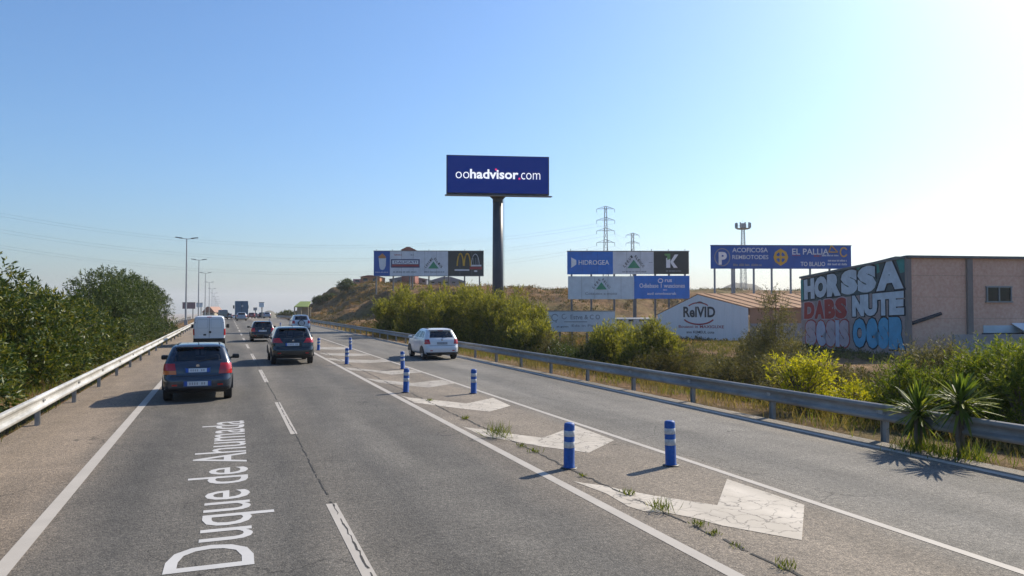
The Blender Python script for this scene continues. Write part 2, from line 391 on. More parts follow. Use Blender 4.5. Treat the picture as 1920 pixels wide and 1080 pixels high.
c5 = trace(560, 560, .2222, [(380, 578), (500, 590), (740, 612), (960, 600), (1040, 622), (780, 642), (600, 612), (440, 605)])
c6 = trace(560, 560, .2222, [(215, 500), (420, 514), (640, 518), (700, 512), (785, 532), (560, 545), (430, 538), (280, 520)])
c7 = trace(560, 560, .2222, [(170, 458), (420, 462), (560, 466), (610, 478), (430, 486), (240, 476)])
c8 = trace(560, 560, .2222, [(170, 408), (400, 410), (470, 424), (300, 432), (180, 426)])
for k, c in enumerate((c1, c2, c3, c4, c5, c6, c7, c8)):
    m_ = MB(); m_.sheet([(p.x, p.y, .0045) for p in c]); part('painted_chevron', m_, 'chev' if k < 3 else 'far_chev', road)
m_ = MB(); text_map(m_, 'Duque de Ahumada', lambda u, q: (.27-.85*q+.1*u, 7.72+9.75*u, .0045), .004, box=(0, .72)); part('road_lettering', m_, 'letter', road)

# ------------------------------------------------------------------ guardrails
WPROF = [(0, .42), (.035, .435), (.05, .46), (.05, .49), (.0, .54), (-.01, .575), (-.01, .585), (.0, .62), (.05, .67), (.05, .70), (.035, .725), (0, .74)]
def guardrail(name, label, X, side, y0, n, step, metal='galv'):
    root = thing(name, label, 'guardrail', (X, y0, 0))
    pm = None
    rng = random.Random(n)
    for k in range(n):
        y = k*step; za = float(zr(y0+y)); zb = float(zr(y0+y+step))
        m_ = MB(); d = .003*(k % 2)
        prof = [(side*(-.13-a-d), z-.06) for a, z in WPROF]; back = [(x+side*.004, z) for x, z in prof]
        j0 = rng.uniform(-.006, .006); ext = .12
        P = [[(x+j0, yy, z+za+(zb-za)*(yy-y)/step) for x, z in prof] for yy in (y-ext, y+step/2, y+step+ext)]
        Q = [[(x+j0, yy, z+za+(zb-za)*(yy-y)/step) for x, z in back] for yy in (y-ext, y+step/2, y+step+ext)]
        if side > 0: P, Q = Q, P
        m_.grid(P); m_.grid([r[::-1] for r in Q])
        rail = part('rail', m_, metal, root)
        for dy in (-.06, .06):
            b_ = MB(); b_.box((side*(-.135-.004), y+dy, .52+za), (.02, .035, .035)); part('bolt', b_, 'galv_dark', rail)
        if pm is None:
            p_ = MB(); p_.box((0, 0, .12), (.05, .12, 1.0)); p_.box((side*-.025, -.058, .12), (.07, .006, .99)); p_.box((side*-.025, .058, .12), (.07, .006, .99))
            s_ = MB(); s_.box((side*-.085, 0, .52), (.1, .1, .2)); pm = (p_.mesh('post'), s_.mesh('spacer'))
            pm[0].materials.append(M['galv_dark']); pm[1].materials.append(M['galv_dark'])
        o = link('post', pm[0], None, root, (0, y, za)); link('spacer', pm[1], None, o)
    return root
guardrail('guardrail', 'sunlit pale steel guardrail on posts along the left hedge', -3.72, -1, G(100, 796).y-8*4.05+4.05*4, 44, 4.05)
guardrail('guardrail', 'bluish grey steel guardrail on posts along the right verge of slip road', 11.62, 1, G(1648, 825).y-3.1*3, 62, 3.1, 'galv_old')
guardrail('guardrail', 'far guardrail of the opposite carriageway glimpsed past the left hedge', -6.6, 1, 60, 26, 4)

# ------------------------------------------------------------------ blue bollards
bol = None
BW = [(1067, 878, 'front blue and white bollard nearest the painted chevron on left side of island'), (1258, 873, 'front blue and white bollard on right side of island by the slip road'),
      (761, 736, 'second blue bollard along the left row of the island'), (888, 738, 'second blue bollard along the right row beside slip road'),
      (650, 683, 'third blue bollard along the left row of the island'), (755, 692, 'third blue bollard along the right row in front of white hatchback shadow'),
      (597, 657, 'fourth blue bollard in the left row beside the dark suv'), (657, 656, 'fourth blue bollard in the right row, farthest of that row'),
      (526, 617, 'small distant blue bollard just right of the dark small hatchback'), (505, 608, 'tiny farthest bollard beyond the roof of the dark small hatchback')]
for k, (px, py, lab) in enumerate(BW):
    p = G(px, py); root = thing('bollard', lab, 'bollard', p, random.Random(k).uniform(0, 6), 'blue bollards along the painted island')
    if bol is None:
        prof = [(.095, 0), (.10, .01), (.085, .03), (.083, .66), (.076, .695), (.05, .705)]
        n = 20
        def lathe(prof, cap=True):
            m_ = MB(); m_.smooth = False
            P = [[(r*math.cos(2*math.pi*i/n), r*math.sin(2*math.pi*i/n), z) for i in range(n+1)] for r, z in prof]; m_.grid(P)
            if cap: m_.add([(prof[-1][0]*math.cos(2*math.pi*i/n), prof[-1][0]*math.sin(2*math.pi*i/n), prof[-1][1]) for i in range(n)], [tuple(range(n))])
            return m_
        bol = [('post', lathe(prof).mesh('post'), 'blue_post'), ('band', lathe([(.0835, .50), (.0858, .502), (.0858, .588), (.0835, .59)], False).mesh('band'), 'refl_white'),
               ('band', lathe([(.0835, .325), (.0860, .327), (.0860, .418), (.0835, .42)], False).mesh('band'), 'refl_white'), ('base_plate', lathe([(.13, 0), (.13, .012), (.1, .02)]).mesh('base_plate'), 'black')]
        for nm, me, mm in bol:
            me.materials.append(M[mm]); me.polygons.foreach_set('use_smooth', [len(f.vertices) == 4 for f in me.polygons])
    for nm, me, mm in bol: link(nm, me, None, root)
    root.rotation_euler = (random.Random(k).uniform(-.035, .035), random.Random(k+9).uniform(-.035, .035), k)

# ------------------------------------------------------------------ street lamps in the median
LP = ['tall double arm street lamp nearest the camera, beside the white van', 'second double arm street lamp along the median', 'third double arm street lamp along the median', 'fourth double arm street lamp along the median', 'fifth double arm street lamp along the median', 'sixth double arm street lamp down the median', 'seventh double arm street lamp down the median', 'eighth small double arm street lamp down the median', 'ninth tiny street lamp near the end of the median row', 'tenth and farthest street lamp of the median row']
M['lamp_pole'] = varied('galvanised_lamp_pole', (.28, .29, .30), (.38, .39, .40), 2, .5, 0, .3)
M['lamp_head'] = mat('lamp_head', (.16, .17, .18), .5)
for k, lab in enumerate(LP):
    y = 115+k*50; root = thing('street_lamp', lab, 'street lamp', (-5.35, y, float(zr(y))-.1), 0, 'double arm lamps along the median')
    m_ = MB(); m_.tube([(0, 0, 0), (0, 0, 4), (0, 0, 12.2)], [.14, .12, .075], 8); part('pole', m_, 'lamp_pole', root)
    m_ = MB(); m_.box((0, 0, .35), (.42, .42, .7)); part('base', m_, 'lamp_pole', root)
    m_ = MB(); m_.tube([(-1.0, 0, 12.28), (0, 0, 12.18), (1.0, 0, 12.28)], .045, 6); part('arm', m_, 'lamp_pole', root)
    for s in (-1, 1):
        m_ = MB(); m_.add([(s*.55, -.13, 12.25), (s*.55, .13, 12.25), (s*1.5, .17, 12.33), (s*1.5, -.17, 12.33), (s*.6, -.1, 12.36), (s*.6, .1, 12.36), (s*1.45, .13, 12.46), (s*1.45, -.13, 12.46)], [(0, 1, 2, 3), (4, 7, 6, 5), (0, 4, 5, 1), (1, 5, 6, 2), (2, 6, 7, 3), (3, 7, 4, 0)])
        part('lamp_head', m_, 'lamp_head', root)

# ------------------------------------------------------------------ vehicles
class Shell:
    """a car body as a stack of plan outlines; keys = (z, rear y, front y, half width, rear corner radius)"""
    def __init__(s, keys, crown=.05, taper=.06):
        s.k = np.array(keys, float); s.crown = crown; s.tp = taper; s.L = s.k[:, 2].max()
    def par(s, z): return [np.interp(z, s.k[:, 0], s.k[:, i]) for i in range(1, 5)]
    def pt(s, q, z):
        yr_, yf_, hw, rc = s.par(z); a = abs(q); sg = -1 if q < 0 else 1
        rf = min(.45, (yf_-yr_)*.2); c = s.crown; ry = rc*1.2; y1 = yr_+c*((hw-rc)/hw)**2
        if a <= 1: x = a*(hw-rc); y = yr_+c*(x/hw)**2
        elif a <= 2: t = (a-1)*math.pi/2; x = hw-rc+rc*math.sin(t); y = y1+ry*(1-math.cos(t))
        elif a <= 3: x = hw; y = y1+ry+(a-2)*(yf_-rf*.8-y1-ry)
        elif a <= 4: t = (a-3)*math.pi/2; x = hw-rf+rf*math.cos(t); y = yf_-rf*.8+rf*.8*math.sin(t)-.0
        else: x = (hw-rf)*(5-a); y = yf_+.06*(1-(x/(hw-rf+1e-6))**2)
        u = (y-s.L*.47)/(s.L*.5); x *= 1-s.tp*abs(u)**4
        return Vector((sg*x, y, z))
    def nrm(s, q, z):
        e = 1e-3; qq = q if abs(abs(q)-5) > .01 else q*.998
        n = (s.pt(qq+e, z)-s.pt(qq-e, z)).cross(s.pt(qq, z+.01)-s.pt(qq, z-.01))
        n.normalize(); c = s.pt(qq, z)-Vector((0, s.L*.47, .7))
        return n if n.dot(c) > 0 else -n
    def patch(s, q0, q1, z0, z1, off=.006, nq=10, nz=5, sk=0, sk2=0):
        m_ = MB(); m_.smooth = True
        P = []
        for j in range(nz+1):
            z = z0+(z1-z0)*j/nz; a = q0+sk*j/nz; b = q1+sk2*j/nz
            P.append([s.pt(a+(b-a)*i/nq, z)+s.nrm(a+(b-a)*i/nq, z)*off for i in range(nq+1)])
        m_.grid(P)
        if q1 < q0: m_.f = [f[::-1] for f in m_.f]
        return m_
    def rect(s, x0, x1, z0, z1, off=.008):   # a rectangle on the tail given in metres
        hw = s.par((z0+z1)/2); w = hw[2]-hw[3]; return s.patch(x0/w, x1/w, z0, z1, off, 6, 2)
    def body(s, holes, levels):
        zs = []
        for a, b in zip(levels[:-1], levels[1:]):
            n = max(1, int(round((b-a)/.05))); zs += [a+(b-a)*i/n for i in range(n)]
        zs.append(levels[-1])
        half = sorted(set([round(x, 4) for x in list(np.linspace(0, 1, 9))+list(np.linspace(1, 2, 7))+list(np.linspace(2, 3, 26))+list(np.linspace(3, 4, 7))+list(np.linspace(4, 5, 7))]+[abs(round(h[i], 4)) for h in holes for i in (0, 1)]))
        qs = [-x for x in half[::-1]]+half[1:]; qs = qs[1:]
        nq = len(qs); m_ = MB(); m_.smooth = True
        m_.v = [tuple(s.pt(q, z)) for z in zs for q in qs]
        G_ = {}
        for j in range(len(zs)-1):
            for i in range(nq):
                i2 = (i+1) % nq; qa = qs[i]; qb = qs[i2] if i2 else 5.0; qm = (qa+qb)/2; zm = (zs[j]+zs[j+1])/2; f = (j*nq+i, j*nq+i2, (j+1)*nq+i2, (j+1)*nq+i)
                hit = None
                for hi, (a, b, c, d) in enumerate(holes):
                    if a < qm < b and c < zm < d: hit = hi
                if hit is None: m_.f.append(f)
                else: G_.setdefault(hit, []).append(f)
        m_.f.append(tuple(range((len(zs)-1)*nq, len(zs)*nq)))
        gl = []
        for hi in range(len(holes)):
            g = MB(); g.smooth = True; idx = {}
            for f in G_.get(hi, []):
                ff = []
                for i in f:
                    if i not in idx: idx[i] = len(g.v); g.v.append(m_.v[i])
                    ff.append(idx[i])
                g.f.append(tuple(ff))
            gl.append(g)
        return m_, gl
def wheel(root, x, y, r=.31, w=.21):
    s = 1 if x > 0 else -1
    W_ = MB(); W_.smooth = False; W_.tube([(x-s*w, y, r), (x-s*w+s*.02, y, r), (x-s*.02, y, r), (x, y, r)], [r-.025, r, r, r-.025], 22)
    o = bpy.data.objects.new('wheel', None); COL.objects.link(o); o.parent = root
    part('tyre', W_, 'tyre', o)
    Rm = MB(); Rm.tube([(x-s*.05, y, r), (x+s*.006, y, r)], [r*.66, r*.62], 18)
    part('rim', Rm, 'rim', o); return o
HATCH = [(.27, .10, 3.92, .78, .16), (.33, .02, 3.98, .84, .20), (.45, .0, 4.0, .86, .22), (.58, .0, 4.0, .865, .22), (.66, .04, 3.98, .868, .22), (.72, .075, 3.95, .868, .20), (.82, .085, 3.88, .86, .18), (.92, .11, 3.72, .85, .17), (.99, .15, 3.2, .832, .16), (1.03, .18, 2.95, .82, .15), (1.22, .32, 2.55, .745, .14), (1.38, .46, 2.22, .675, .13), (1.43, .50, 2.10, .645, .14), (1.465, .58, 1.98, .58, .18), (1.485, .72, 1.82, .47, .2), (1.495, .95, 1.6, .28, .15)]
HOLES = [(-.93, .93, 1.06, 1.36), (2.08, 2.22, 1.05, 1.34), (2.25, 2.53, 1.05, 1.36), (2.57, 2.94, 1.05, 1.36), (-2.22, -2.08, 1.05, 1.34), (-2.53, -2.25, 1.05, 1.36), (-2.94, -2.57, 1.05, 1.36), (3.25, 5.0, 1.06, 1.37), (-5.0, -3.25, 1.06, 1.37)]
def scale_keys(K, sl, sw, sh, dz=0): return [(z*sh+dz, a*sl, b*sl, w*sw, rc) for z, a, b, w, rc in K]
def car(label, loc, paint, sl=1, sw=1, sh=1, dz=0, style='hatch', rz=0, keys=None, name='car', cat='car', interior=True, group='cars driving on the road'):
    root = thing(name, label, cat, loc, rz, group)
    K = scale_keys(keys or HATCH, sl, sw, sh, dz); S = Shell(K); Z = lambda z: z*sh+dz
    hs = [(a, b, Z(c), Z(d)) for a, b, c, d in HOLES]
    lv = sorted(set([k[0] for k in K]+[h[2] for h in hs]+[h[3] for h in hs]))
    b_, gl = S.body(hs, lv); body = part('body', b_, paint, root)
    nm = ['rear_window']+['side_window']*6+['windscreen']*2
    m_ = MB(); m_.smooth = True
    for g, n_ in zip(gl, nm):
        if n_ == 'windscreen': m_.add(g.v, g.f)
        else: part(n_, g, 'glass', root)
    part('windscreen', m_, 'glass', root)
    L, hw = 4.0*sl, .865*sw; r = .31*sh+dz*.25
    for y in (.72*sl, 3.22*sl):
        for s in (-1, 1):
            wheel(root, s*(hw-.012), y, r)
            a_ = MB(); ra = r+.055
            P = [[], []]
            for i in range(13):
                t = math.pi*i/12; P[0].append((s*(hw-.06), y+math.cos(t)*ra, max(Z(.27), r+math.sin(t)*ra))); P[1].append((s*(hw+.014), y+math.cos(t)*ra, max(Z(.27), r+math.sin(t)*ra)))
            a_.grid(P); a_.add([(s*(hw+.006), y+math.cos(math.pi*i/12)*ra, max(Z(.27), r+math.sin(math.pi*i/12)*ra)) for i in range(13)], [tuple(range(13))])
            part('wheel_arch', a_, 'black', root)
    m_ = MB(); m_.box((0, L*.5, .36*sh+dz*.6), (hw*1.66, L*.9, .26)); part('underbody', m_, 'black', root)
    if interior:
        for s in (-1, 1):
            q_ = MB(); q_.rbox((s*.36*sw, 2.0*sl, Z(.95)), (.48, .16, .62), .06); q_.rbox((s*.36*sw, 1.98*sl, Z(1.31)), (.26, .1, .17), .04); part('front_seat', q_, 'seat', root)
            q_ = MB(); q_.rbox((s*.40*sw, 1.02*sl, Z(1.10)), (.24, .1, .15), .04); part('headrest', q_, 'seat', root)
        q_ = MB(); q_.rbox((0, 1.05*sl, Z(.78)), (1.25*sw, .16, .5), .05); part('rear_seat', q_, 'seat', root)
        q_ = MB(); q_.rbox((0, 2.85*sl, Z(.88)), (1.35*sw, .4, .3), .08); part('dashboard', q_, 'seat', root)
        q_ = MB(); q_.rbox((0, 2.25*sl, Z(1.33)), (.22, .03, .07), .01); part('inner_mirror', q_, 'black', root)
    for s in (-1, 1):
        m_ = MB(); m_.rbox((s*(hw+.10), 2.62*sl, Z(1.03)), (.2, .13, .135), .045); m_.box((s*(hw+.0), 2.66*sl, Z(.99)), (.1, .05, .05)); part('mirror', m_, 'black' if style in ('hatch', 'suv', 'small') else paint, root)
        if style == 'suv': z0, z1, qa, qb = .86, 1.04, .62, 1.8
        elif style == 'small': z0, z1, qa, qb = .74, 1.0, .86, 1.75
        elif style == 'white': z0, z1, qa, qb = .76, .98, .90, 1.8
        else: z0, z1, qa, qb = .735, 1.0, .80, 1.85
        zc = (z0+z1)/2 if style == 'hatch' else z1
        part('tail_light', S.patch(s*qa, s*qb, Z(z0 if style != 'hatch' else .83), Z(z1), .012, 12, 5, sk=s*(.06 if style != 'suv' else .22)), 'red', root)
        if style == 'hatch': part('tail_light', S.patch(s*qa, s*qb, Z(.725), Z(.825), .011, 12, 3), 'orange' if s < 0 else 'red', root)
        part('reflector', S.patch(s*.80, s*1.02, Z(.43), Z(.47), .008, 4, 1), 'red', root)
        m_ = MB(); m_.tube([(s*.52*sw, .75*sl, Z(1.475)), (s*.52*sw, 1.2*sl, Z(1.49)), (s*.50*sw, 1.9*sl, Z(1.475))], .018, 6); part('roof_rail', m_, 'black' if style != 'suv' else 'rim', root)
    # tail details
    part('bumper_trim', S.patch(-1.6, 1.6, Z(.275), Z(.37), .007, 20, 2), 'black', root)
    part('tailgate_seam', S.patch(-1.05, 1.05, Z(.672), Z(.688), .004, 12, 1), 'black', root)
    part('third_brake_light', S.rect(-.13, .13, Z(1.375), Z(1.405), .012), 'red', root)
    m_ = MB(); m_.rbox((0, .50*sl, Z(1.425)), (1.1*sw, .2, .03), .012); part('spoiler', m_, paint, root)
    m_ = MB(); a = S.pt(0, Z(1.05)); b = S.pt(.75, Z(1.14)); m_.tube([a+Vector((0, -.012, 0)), b+Vector((0, -.012, 0))], .010, 5); part('wiper', m_, 'black', root)
    if style == 'hatch': pz = (.43, .545)
    else: pz = (.74, .85)
    for p0, p1 in ([pz, (.775, .875)] if style == 'hatch' else [pz]):
        w = .26 if (p0 < .6 or style != 'hatch') else .23
        pr = part('number_plate', S.rect(-w, w, Z(p0), Z(p1), .014), 'plate' if style != 'white' else 'plate_grey', root)
        pm_ = MB()
        for i in range(7):
            if i != 4: q_ = S.rect(-w*.8+i*w*.235, -w*.8+i*w*.235+w*.13, Z(p0+.025), Z(p1-.025), .0165); pm_.add(q_.v, q_.f)
        part('plate_print', pm_, 'plate_ink', pr)['kind'] = 'stuff'
        if style != 'white': part('plate_band', S.rect(-w-.07, -w-.005, Z(p0), Z(p1), .0145), 'plate_blue', pr)
        if style == 'hatch': part('plate_band', S.rect(w+.005, w+.07, Z(p0), Z(p1), .0145), 'plate_blue', pr)
        if style != 'white': part('plate_recess', S.rect(-w-.1, w+.1, Z(p0-.02), Z(p1+.02), .009), 'black' if style != 'hatch' else 'plate_recess', pr)
    e = S.pt(0, Z(.945)); m_ = MB(); m_.tube([e+Vector((0, .01, 0)), e+Vector((0, -.016, -.002))], .043, 14); part('emblem', m_, 'chrome', root)
    if style == 'hatch' or style == 'suv':
        m_ = MB(); m_.tube([(0, .68*sl, Z(1.48)), (0, .60*sl, Z(1.56))], [.012, .006], 6); part('aerial', m_, 'black', root)
    if style in ('hatch', 'small', 'suv'): part('tailgate_handle', S.rect(-.28, .28, Z(.885), Z(.905), .012), 'black', root)
    for s in (-1, 1):
        for q in (2.24, 2.55):
            part('door_seam', S.patch(s*q, s*(q+.004), Z(.36), Z(1.04), .003, 1, 4), 'black', root)
        part('door_handle', S.patch(s*2.30, s*2.35, Z(.90), Z(.93), .02, 3, 1), paint, root)
    return root
M['plate_ink'] = mat('plate_ink', (.30, .31, .33), .5); M['plate_grey'] = mat('plate_grey', (.22, .23, .25), .5); M['plate_recess'] = mat('plate_recess_blue', (.02, .06, .16), .5)
P_blue = car_paint('slate_blue_paint', (.018, .032, .055), .26, .35, .10); P_teal = car_paint('black_teal_paint', (.004, .012, .018), .2, .2, .05)
P_white = car_paint('white_paint', (.62, .64, .67), .3, 0); P_black = car_paint('black_paint', (.007, .010, .016), .22, .2, .06)
P_silver = car_paint('silver_paint', (.33, .36, .4), .3, .5); P_grey = car_paint('grey_paint', (.12, .13, .14), .3, .4); P_redc = car_paint('dark_red_paint', (.22, .03, .03), .3, .2)
def spot(px, py): p = G(px, py); p.z = 0; return p
car('slate blue hatchback, nearest car, in the left lane behind the white van', spot(370, 754), P_blue, 1.0, 1.0, 1.0)
car('dark teal black suv with silver roof in the middle lane', spot(550, 684), P_teal, 1.1, 1.03, 1.07, .02, 'suv', name='suv')
car('small black hatchback ahead of the dark suv', spot(493, 641), P_black, .93, .94, .98, 0, 'small')
car('white hatchback alone on the slip road at the right', spot(830, 675), P_white, .98, .97, .98, 0, 'white')
# white panel van
VK = [(.3, .08, 5.0, .85, .10), (.36, .02, 5.05, .90, .12), (.5, .0, 5.1, .95, .13), (.7, .03, 5.08, .97, .10), (1.0, .03, 5.0, .975, .09), (1.15, .035, 4.6, .97, .09), (1.2, .04, 4.3, .968, .09), (1.5, .06, 3.95, .94, .09), (1.78, .09, 3.6, .90, .10), (1.88, .12, 3.45, .86, .13), (1.93, .2, 3.3, .76, .16), (1.95, .4, 3.1, .6, .2)]
def van(label, loc, paint, s=1.0, group='cars driving on the road'):
    root = thing('van', label, 'van', loc, 0, group); K = scale_keys(VK, s, s, s); S = Shell(K, .02, .02)
    hs = [(3.25, 5.0, 1.22*s, 1.76*s), (-5.0, -3.25, 1.22*s, 1.76*s), (2.74, 2.96, 1.22*s, 1.72*s), (-2.96, -2.74, 1.22*s, 1.72*s)]
    b_, gl = S.body(hs, sorted(set([k[0] for k in K]+[1.22*s, 1.76*s, 1.72*s]))); part('body', b_, paint, root)
    w_ = MB(); w_.smooth = True; w_.add(gl[0].v, gl[0].f); w_.add(gl[1].v, gl[1].f); part('windscreen', w_, 'glass', root)
    for g in gl[2:]: part('side_window', g, 'glass', root)
    for y in (.95*s, 4.05*s):
        for sd_ in (-1, 1): wheel(root, sd_*.96*s, y, .33*s, .22)
    m_ = MB(); m_.box((0, 2.5*s, .4*s), (1.55*s, 4.4*s, .26)); part('underbody', m_, 'black', root)
    for sd_ in (-1, 1):
        d = part('rear_door', S.patch(sd_*.02, sd_*.96, .62*s, 1.80*s, .010, 6, 8), paint, root)
        f_ = MB()
        for a, b, c, e in ((.12, .86, 1.72, 1.735), (.12, .86, 1.17, 1.185), (.12, .135, 1.17, 1.735), (.845, .86, 1.17, 1.735)):
            p_ = S.patch(sd_*a, sd_*b, c*s, e*s, .014, 4, 2); f_.add(p_.v, p_.f)
        part('door_pressing', f_, 'van_seam', d)
        part('tail_light', S.patch(sd_*1.05, sd_*1.9, .72*s, 1.13*s, .012, 8, 4), 'red', root)
        m_ = MB(); m_.rbox((sd_*1.12*s, 3.75*s, 1.22*s), (.2, .12, .26), .05); m_.box((sd_*1.0*s, 3.78*s, 1.2*s), (.14, .05, .06)); part('mirror', m_, 'black', root)
        part('hinge', S.patch(sd_*.97, sd_*1.1, 1.5*s, 1.55*s, .02, 3, 1), 'black', root)
    m_ = MB(); e = S.pt(.06, .92*s); m_.tube([e+Vector((0, .01, 0)), e+Vector((0, -.02, 0))], .075, 16); part('emblem', m_, 'black', root)
    part('door_handle', S.rect(-.34, -.18, .70*s, .80*s, .022), 'black', root)
    part('bumper', S.patch(-1.9, 1.9, .32*s, .52*s, .02, 20, 3), 'black', root)
    part('door_seam', S.rect(-.008, .008, .55*s, 1.82*s, .017), 'black', root)
    part('third_brake_light', S.rect(-.14, .14, 1.865*s, 1.90*s, .014), 'red', root)
    part('number_plate', S.rect(-.62, -.36, .64*s, .76*s, .016), 'plate', root)
    return root
M['van_seam'] = mat('pressed_seam', (.3, .32, .34), .5)
van('white panel van with two rear doors in the left lane', A(392, 649, 47).xy.to_3d(), P_white, .98)
van('distant grey van beyond the white panel van', A(418, 598, 152).xy.to_3d()+Vector((0, 0, zr(165))), P_grey, 1.0)
# white off-roader with a spare wheel on its tail
sw = car('white off roader with spare wheel on its tail, beyond the dark suv', A(565, 620, 72).xy.to_3d(), P_white, 1.05, 1.02, 1.1, .06, 'small', name='off_roader')
m_ = MB(); m_.tube([(0, .0, .92), (0, -.16, .92)], [.31, .30], 20); o = part('spare_wheel', m_, 'tyre', sw)
m_ = MB(); m_.tube([(0, -.15, .92), (0, -.175, .92)], [.25, .24], 20); part('wheel_cover', m_, 'refl_white', o)
# lorry and the small far traffic
lp = A(453, 600, 150).xy.to_3d(); lp.z = float(zr(lp.y))
lor = thing('lorry', 'blue grey box lorry far ahead on the crest of the road', 'lorry', lp, 0, 'cars driving on the road')
M['lorry_box'] = varied('blue_grey_lorry', (.06, .12, .19), (.08, .15, .23), 2, .5)
m_ = MB(); m_.rbox((0, 4, 2.35), (2.45, 8, 2.7), .06); bx = part('cargo_box', m_, 'lorry_box', lor)
m_ = MB(); m_.box((0, -.02, 2.3), (.05, .03, 2.5)); part('door_seam', m_, 'black', bx)
m_ = MB(); m_.rbox((.12, -.02, 2.7), (.32, .03, .4), .01); part('sticker', m_, 'refl_white', bx)
m_ = MB(); m_.rbox((0, 9.3, 1.75), (2.4, 2.1, 2.5), .15); part('cab', m_, 'lorry_box', lor)
m_ = MB(); m_.box((0, 5, .8), (1.0, 9, .3)); m_.box((0, .15, .6), (2.3, .1, .22)); part('chassis', m_, 'black', lor)
for s in (-1, 1):
    for y in (1.8, 3.1, 9.2): wheel(lor, s*1.15, y, .5, .3)
    m_ = MB(); m_.rbox((s*1.42, 9.9, 2.5), (.3, .15, .7), .05); part('mirror', m_, 'black', lor)
    m_ = MB(); m_.box((s*1.0, -.03, .75), (.32, .05, .14)); part('tail_light', m_, 'red', lor)
def far_spot(px, d): p = A(px, 600, d); p.z = float(zr(p.y)); return p
car('silver car right behind the far blue lorry', far_spot(453, 132), P_silver, 1, 1, 1, 0, 'white', interior=False)
for px, d, pt, lab in ((430, 215, P_grey, 'tiny grey car left of the far lorry'), (437, 250, P_white, 'tiny white car farthest down the left lane'), (472, 195, P_redc, 'tiny dark red car right of the far lorry'), (478, 205, P_grey, 'tiny grey car beneath the small road signs'), (491, 190, P_black, 'tiny black car at the foot of the tall road sign'), (501, 180, P_silver, 'tiny silver car near the nose of the hill')):
    car(lab, far_spot(px, d), pt, 1, 1, 1, 0, 'white', interior=False)

# ------------------------------------------------------------------ billboards
def cm(name, c, r=.55, v=.12):
    M[name] = varied(name, tuple(x*(1-v) for x in c), tuple(min(1, x*(1+v)) for x in c), .8, r, fine=0); return name
cm('b_blue', (.02, .10, .40)); cm('b_blue2', (.018, .17, .58)); cm('b_white', (.62, .65, .69)); cm('b_pale', (.55, .62, .66)); cm('b_dark', (.03, .04, .042)); cm('b_green', (.05, .27, .15))
cm('b_yellow', (.55, .34, .03)); cm('b_red', (.30, .035, .04)); cm('b_ink', (.035, .04, .05)); cm('b_orange', (.50, .22, .07)); cm('b_navy', (.02, .035, .13)); cm('b_grey', (.22, .25, .28)); cm('b_lime', (.12, .30, .10)); cm('b_bright', (.80, .81, .82))
cm('b_post', (.13, .135, .14)); cm('b_frame', (.20, .21, .22)); cm('b_deep', (.010, .085, .36))
RZ = math.atan2(RGT.y, RGT.x)
def board_root(name, label, px, py_base, d, rot=0, group='billboards'):
    p = A(px, py_base, d); return thing(name, label, 'billboard', p, RZ+rot, group), p
def rectp(nm, x0, x1, z0, z1, m, root, y=-.02, t=.02):
    mb_ = MB(); mb_.box(((x0+x1)/2, y-t/2, (z0+z1)/2), (x1-x0, t, z1-z0)); return part(nm, mb_, m, root)
def polyp(nm, pts, m, root, y=-.04):
    mb_ = MB(); mb_.prism(pts, y, y+.02); return part(nm, mb_, m, root)
def strokep(nm, pts, r, m, root, y=-.05):
    mb_ = MB(); mb_.tube([(x, y, z) for x, z in pts], r, 6); return part(nm, mb_, m, root)
def ringp(nm, cx, cz, rx, rz_, w, m, root, a0=0, a1=360, y=-.05):
    mb_ = MB(); n = 28; P = []
    for k in (0, 1): P.append([(cx+(rx-w*k)*math.cos(R(a0+(a1-a0)*i/n)), y, cz+(rz_-w*k)*math.sin(R(a0+(a1-a0)*i/n))) for i in range(n+1)])
    mb_.grid(P); return part(nm, mb_, m, root)
def discp(nm, cx, cz, rx, rz_, m, root, y=-.045):
    return polyp(nm, [(cx+rx*math.cos(2*math.pi*i/24), cz+rz_*math.sin(2*math.pi*i/24)) for i in range(24)], m, root, y)
def tri_logo(root, cx, z0, s, left, right):
    polyp('triangle', [(cx-.62*s, z0), (cx+.62*s, z0), (cx, z0+.82*s)], 'b_green', root)
    for word, sg in ((left, -1), (right, 1)):
        n = len(word)
        for i, ch in enumerate(word):
            f = (i+.5)/n
            if sg < 0: x = cx-1.0*s+f*.88*s; z = z0+.1*s+f*1.12*s
            else: x = cx+.12*s+f*.88*s; z = z0+.1*s+(1-f)*1.12*s
            text_part(ch, x-.09*s, z-.13*s, .18*s, .26*s, 'b_ink', root, rot=R(38)*-sg, bold=.02, name='letter')
def fake_line(root, x0, x1, z, h, m, seed, y=-.045):   # a line of print too small to read: dash-like word shapes
    rng = random.Random(seed); x = x0; mb_ = MB()
    while x < x1:
        w = rng.uniform(.5, 1.6)*h*1.6; w = min(w, x1-x)
        k = x
        while k < x+w:
            lw = h*.45; hh = h*rng.uniform(.65, 1.0); mb_.box((k+lw/2, y, z+hh/2), (lw*.7, .02, hh)); k += lw
        x += w+h*.6
    o = part('small_print', mb_, m, root); o['kind'] = 'stuff'; return o
def seams(root, x0, x1, z0, z1, step, m='b_frame'):
    n = int((x1-x0)/step)
    for i in range(1, n):
        mb_ = MB(); mb_.box((x0+(x1-x0)*i/n, -.064, (z0+z1)/2), (.035, .012, z1-z0-.05)); part('panel_seam', mb_, m, root)
def posts(root, xs_, z0, z1, w=.22, y=.25):
    for x in xs_:
        mb_ = MB(); mb_.box((x, y, (z0+z1)/2), (w, w*1.2, z1-z0)); part('post', mb_, 'b_post', root)
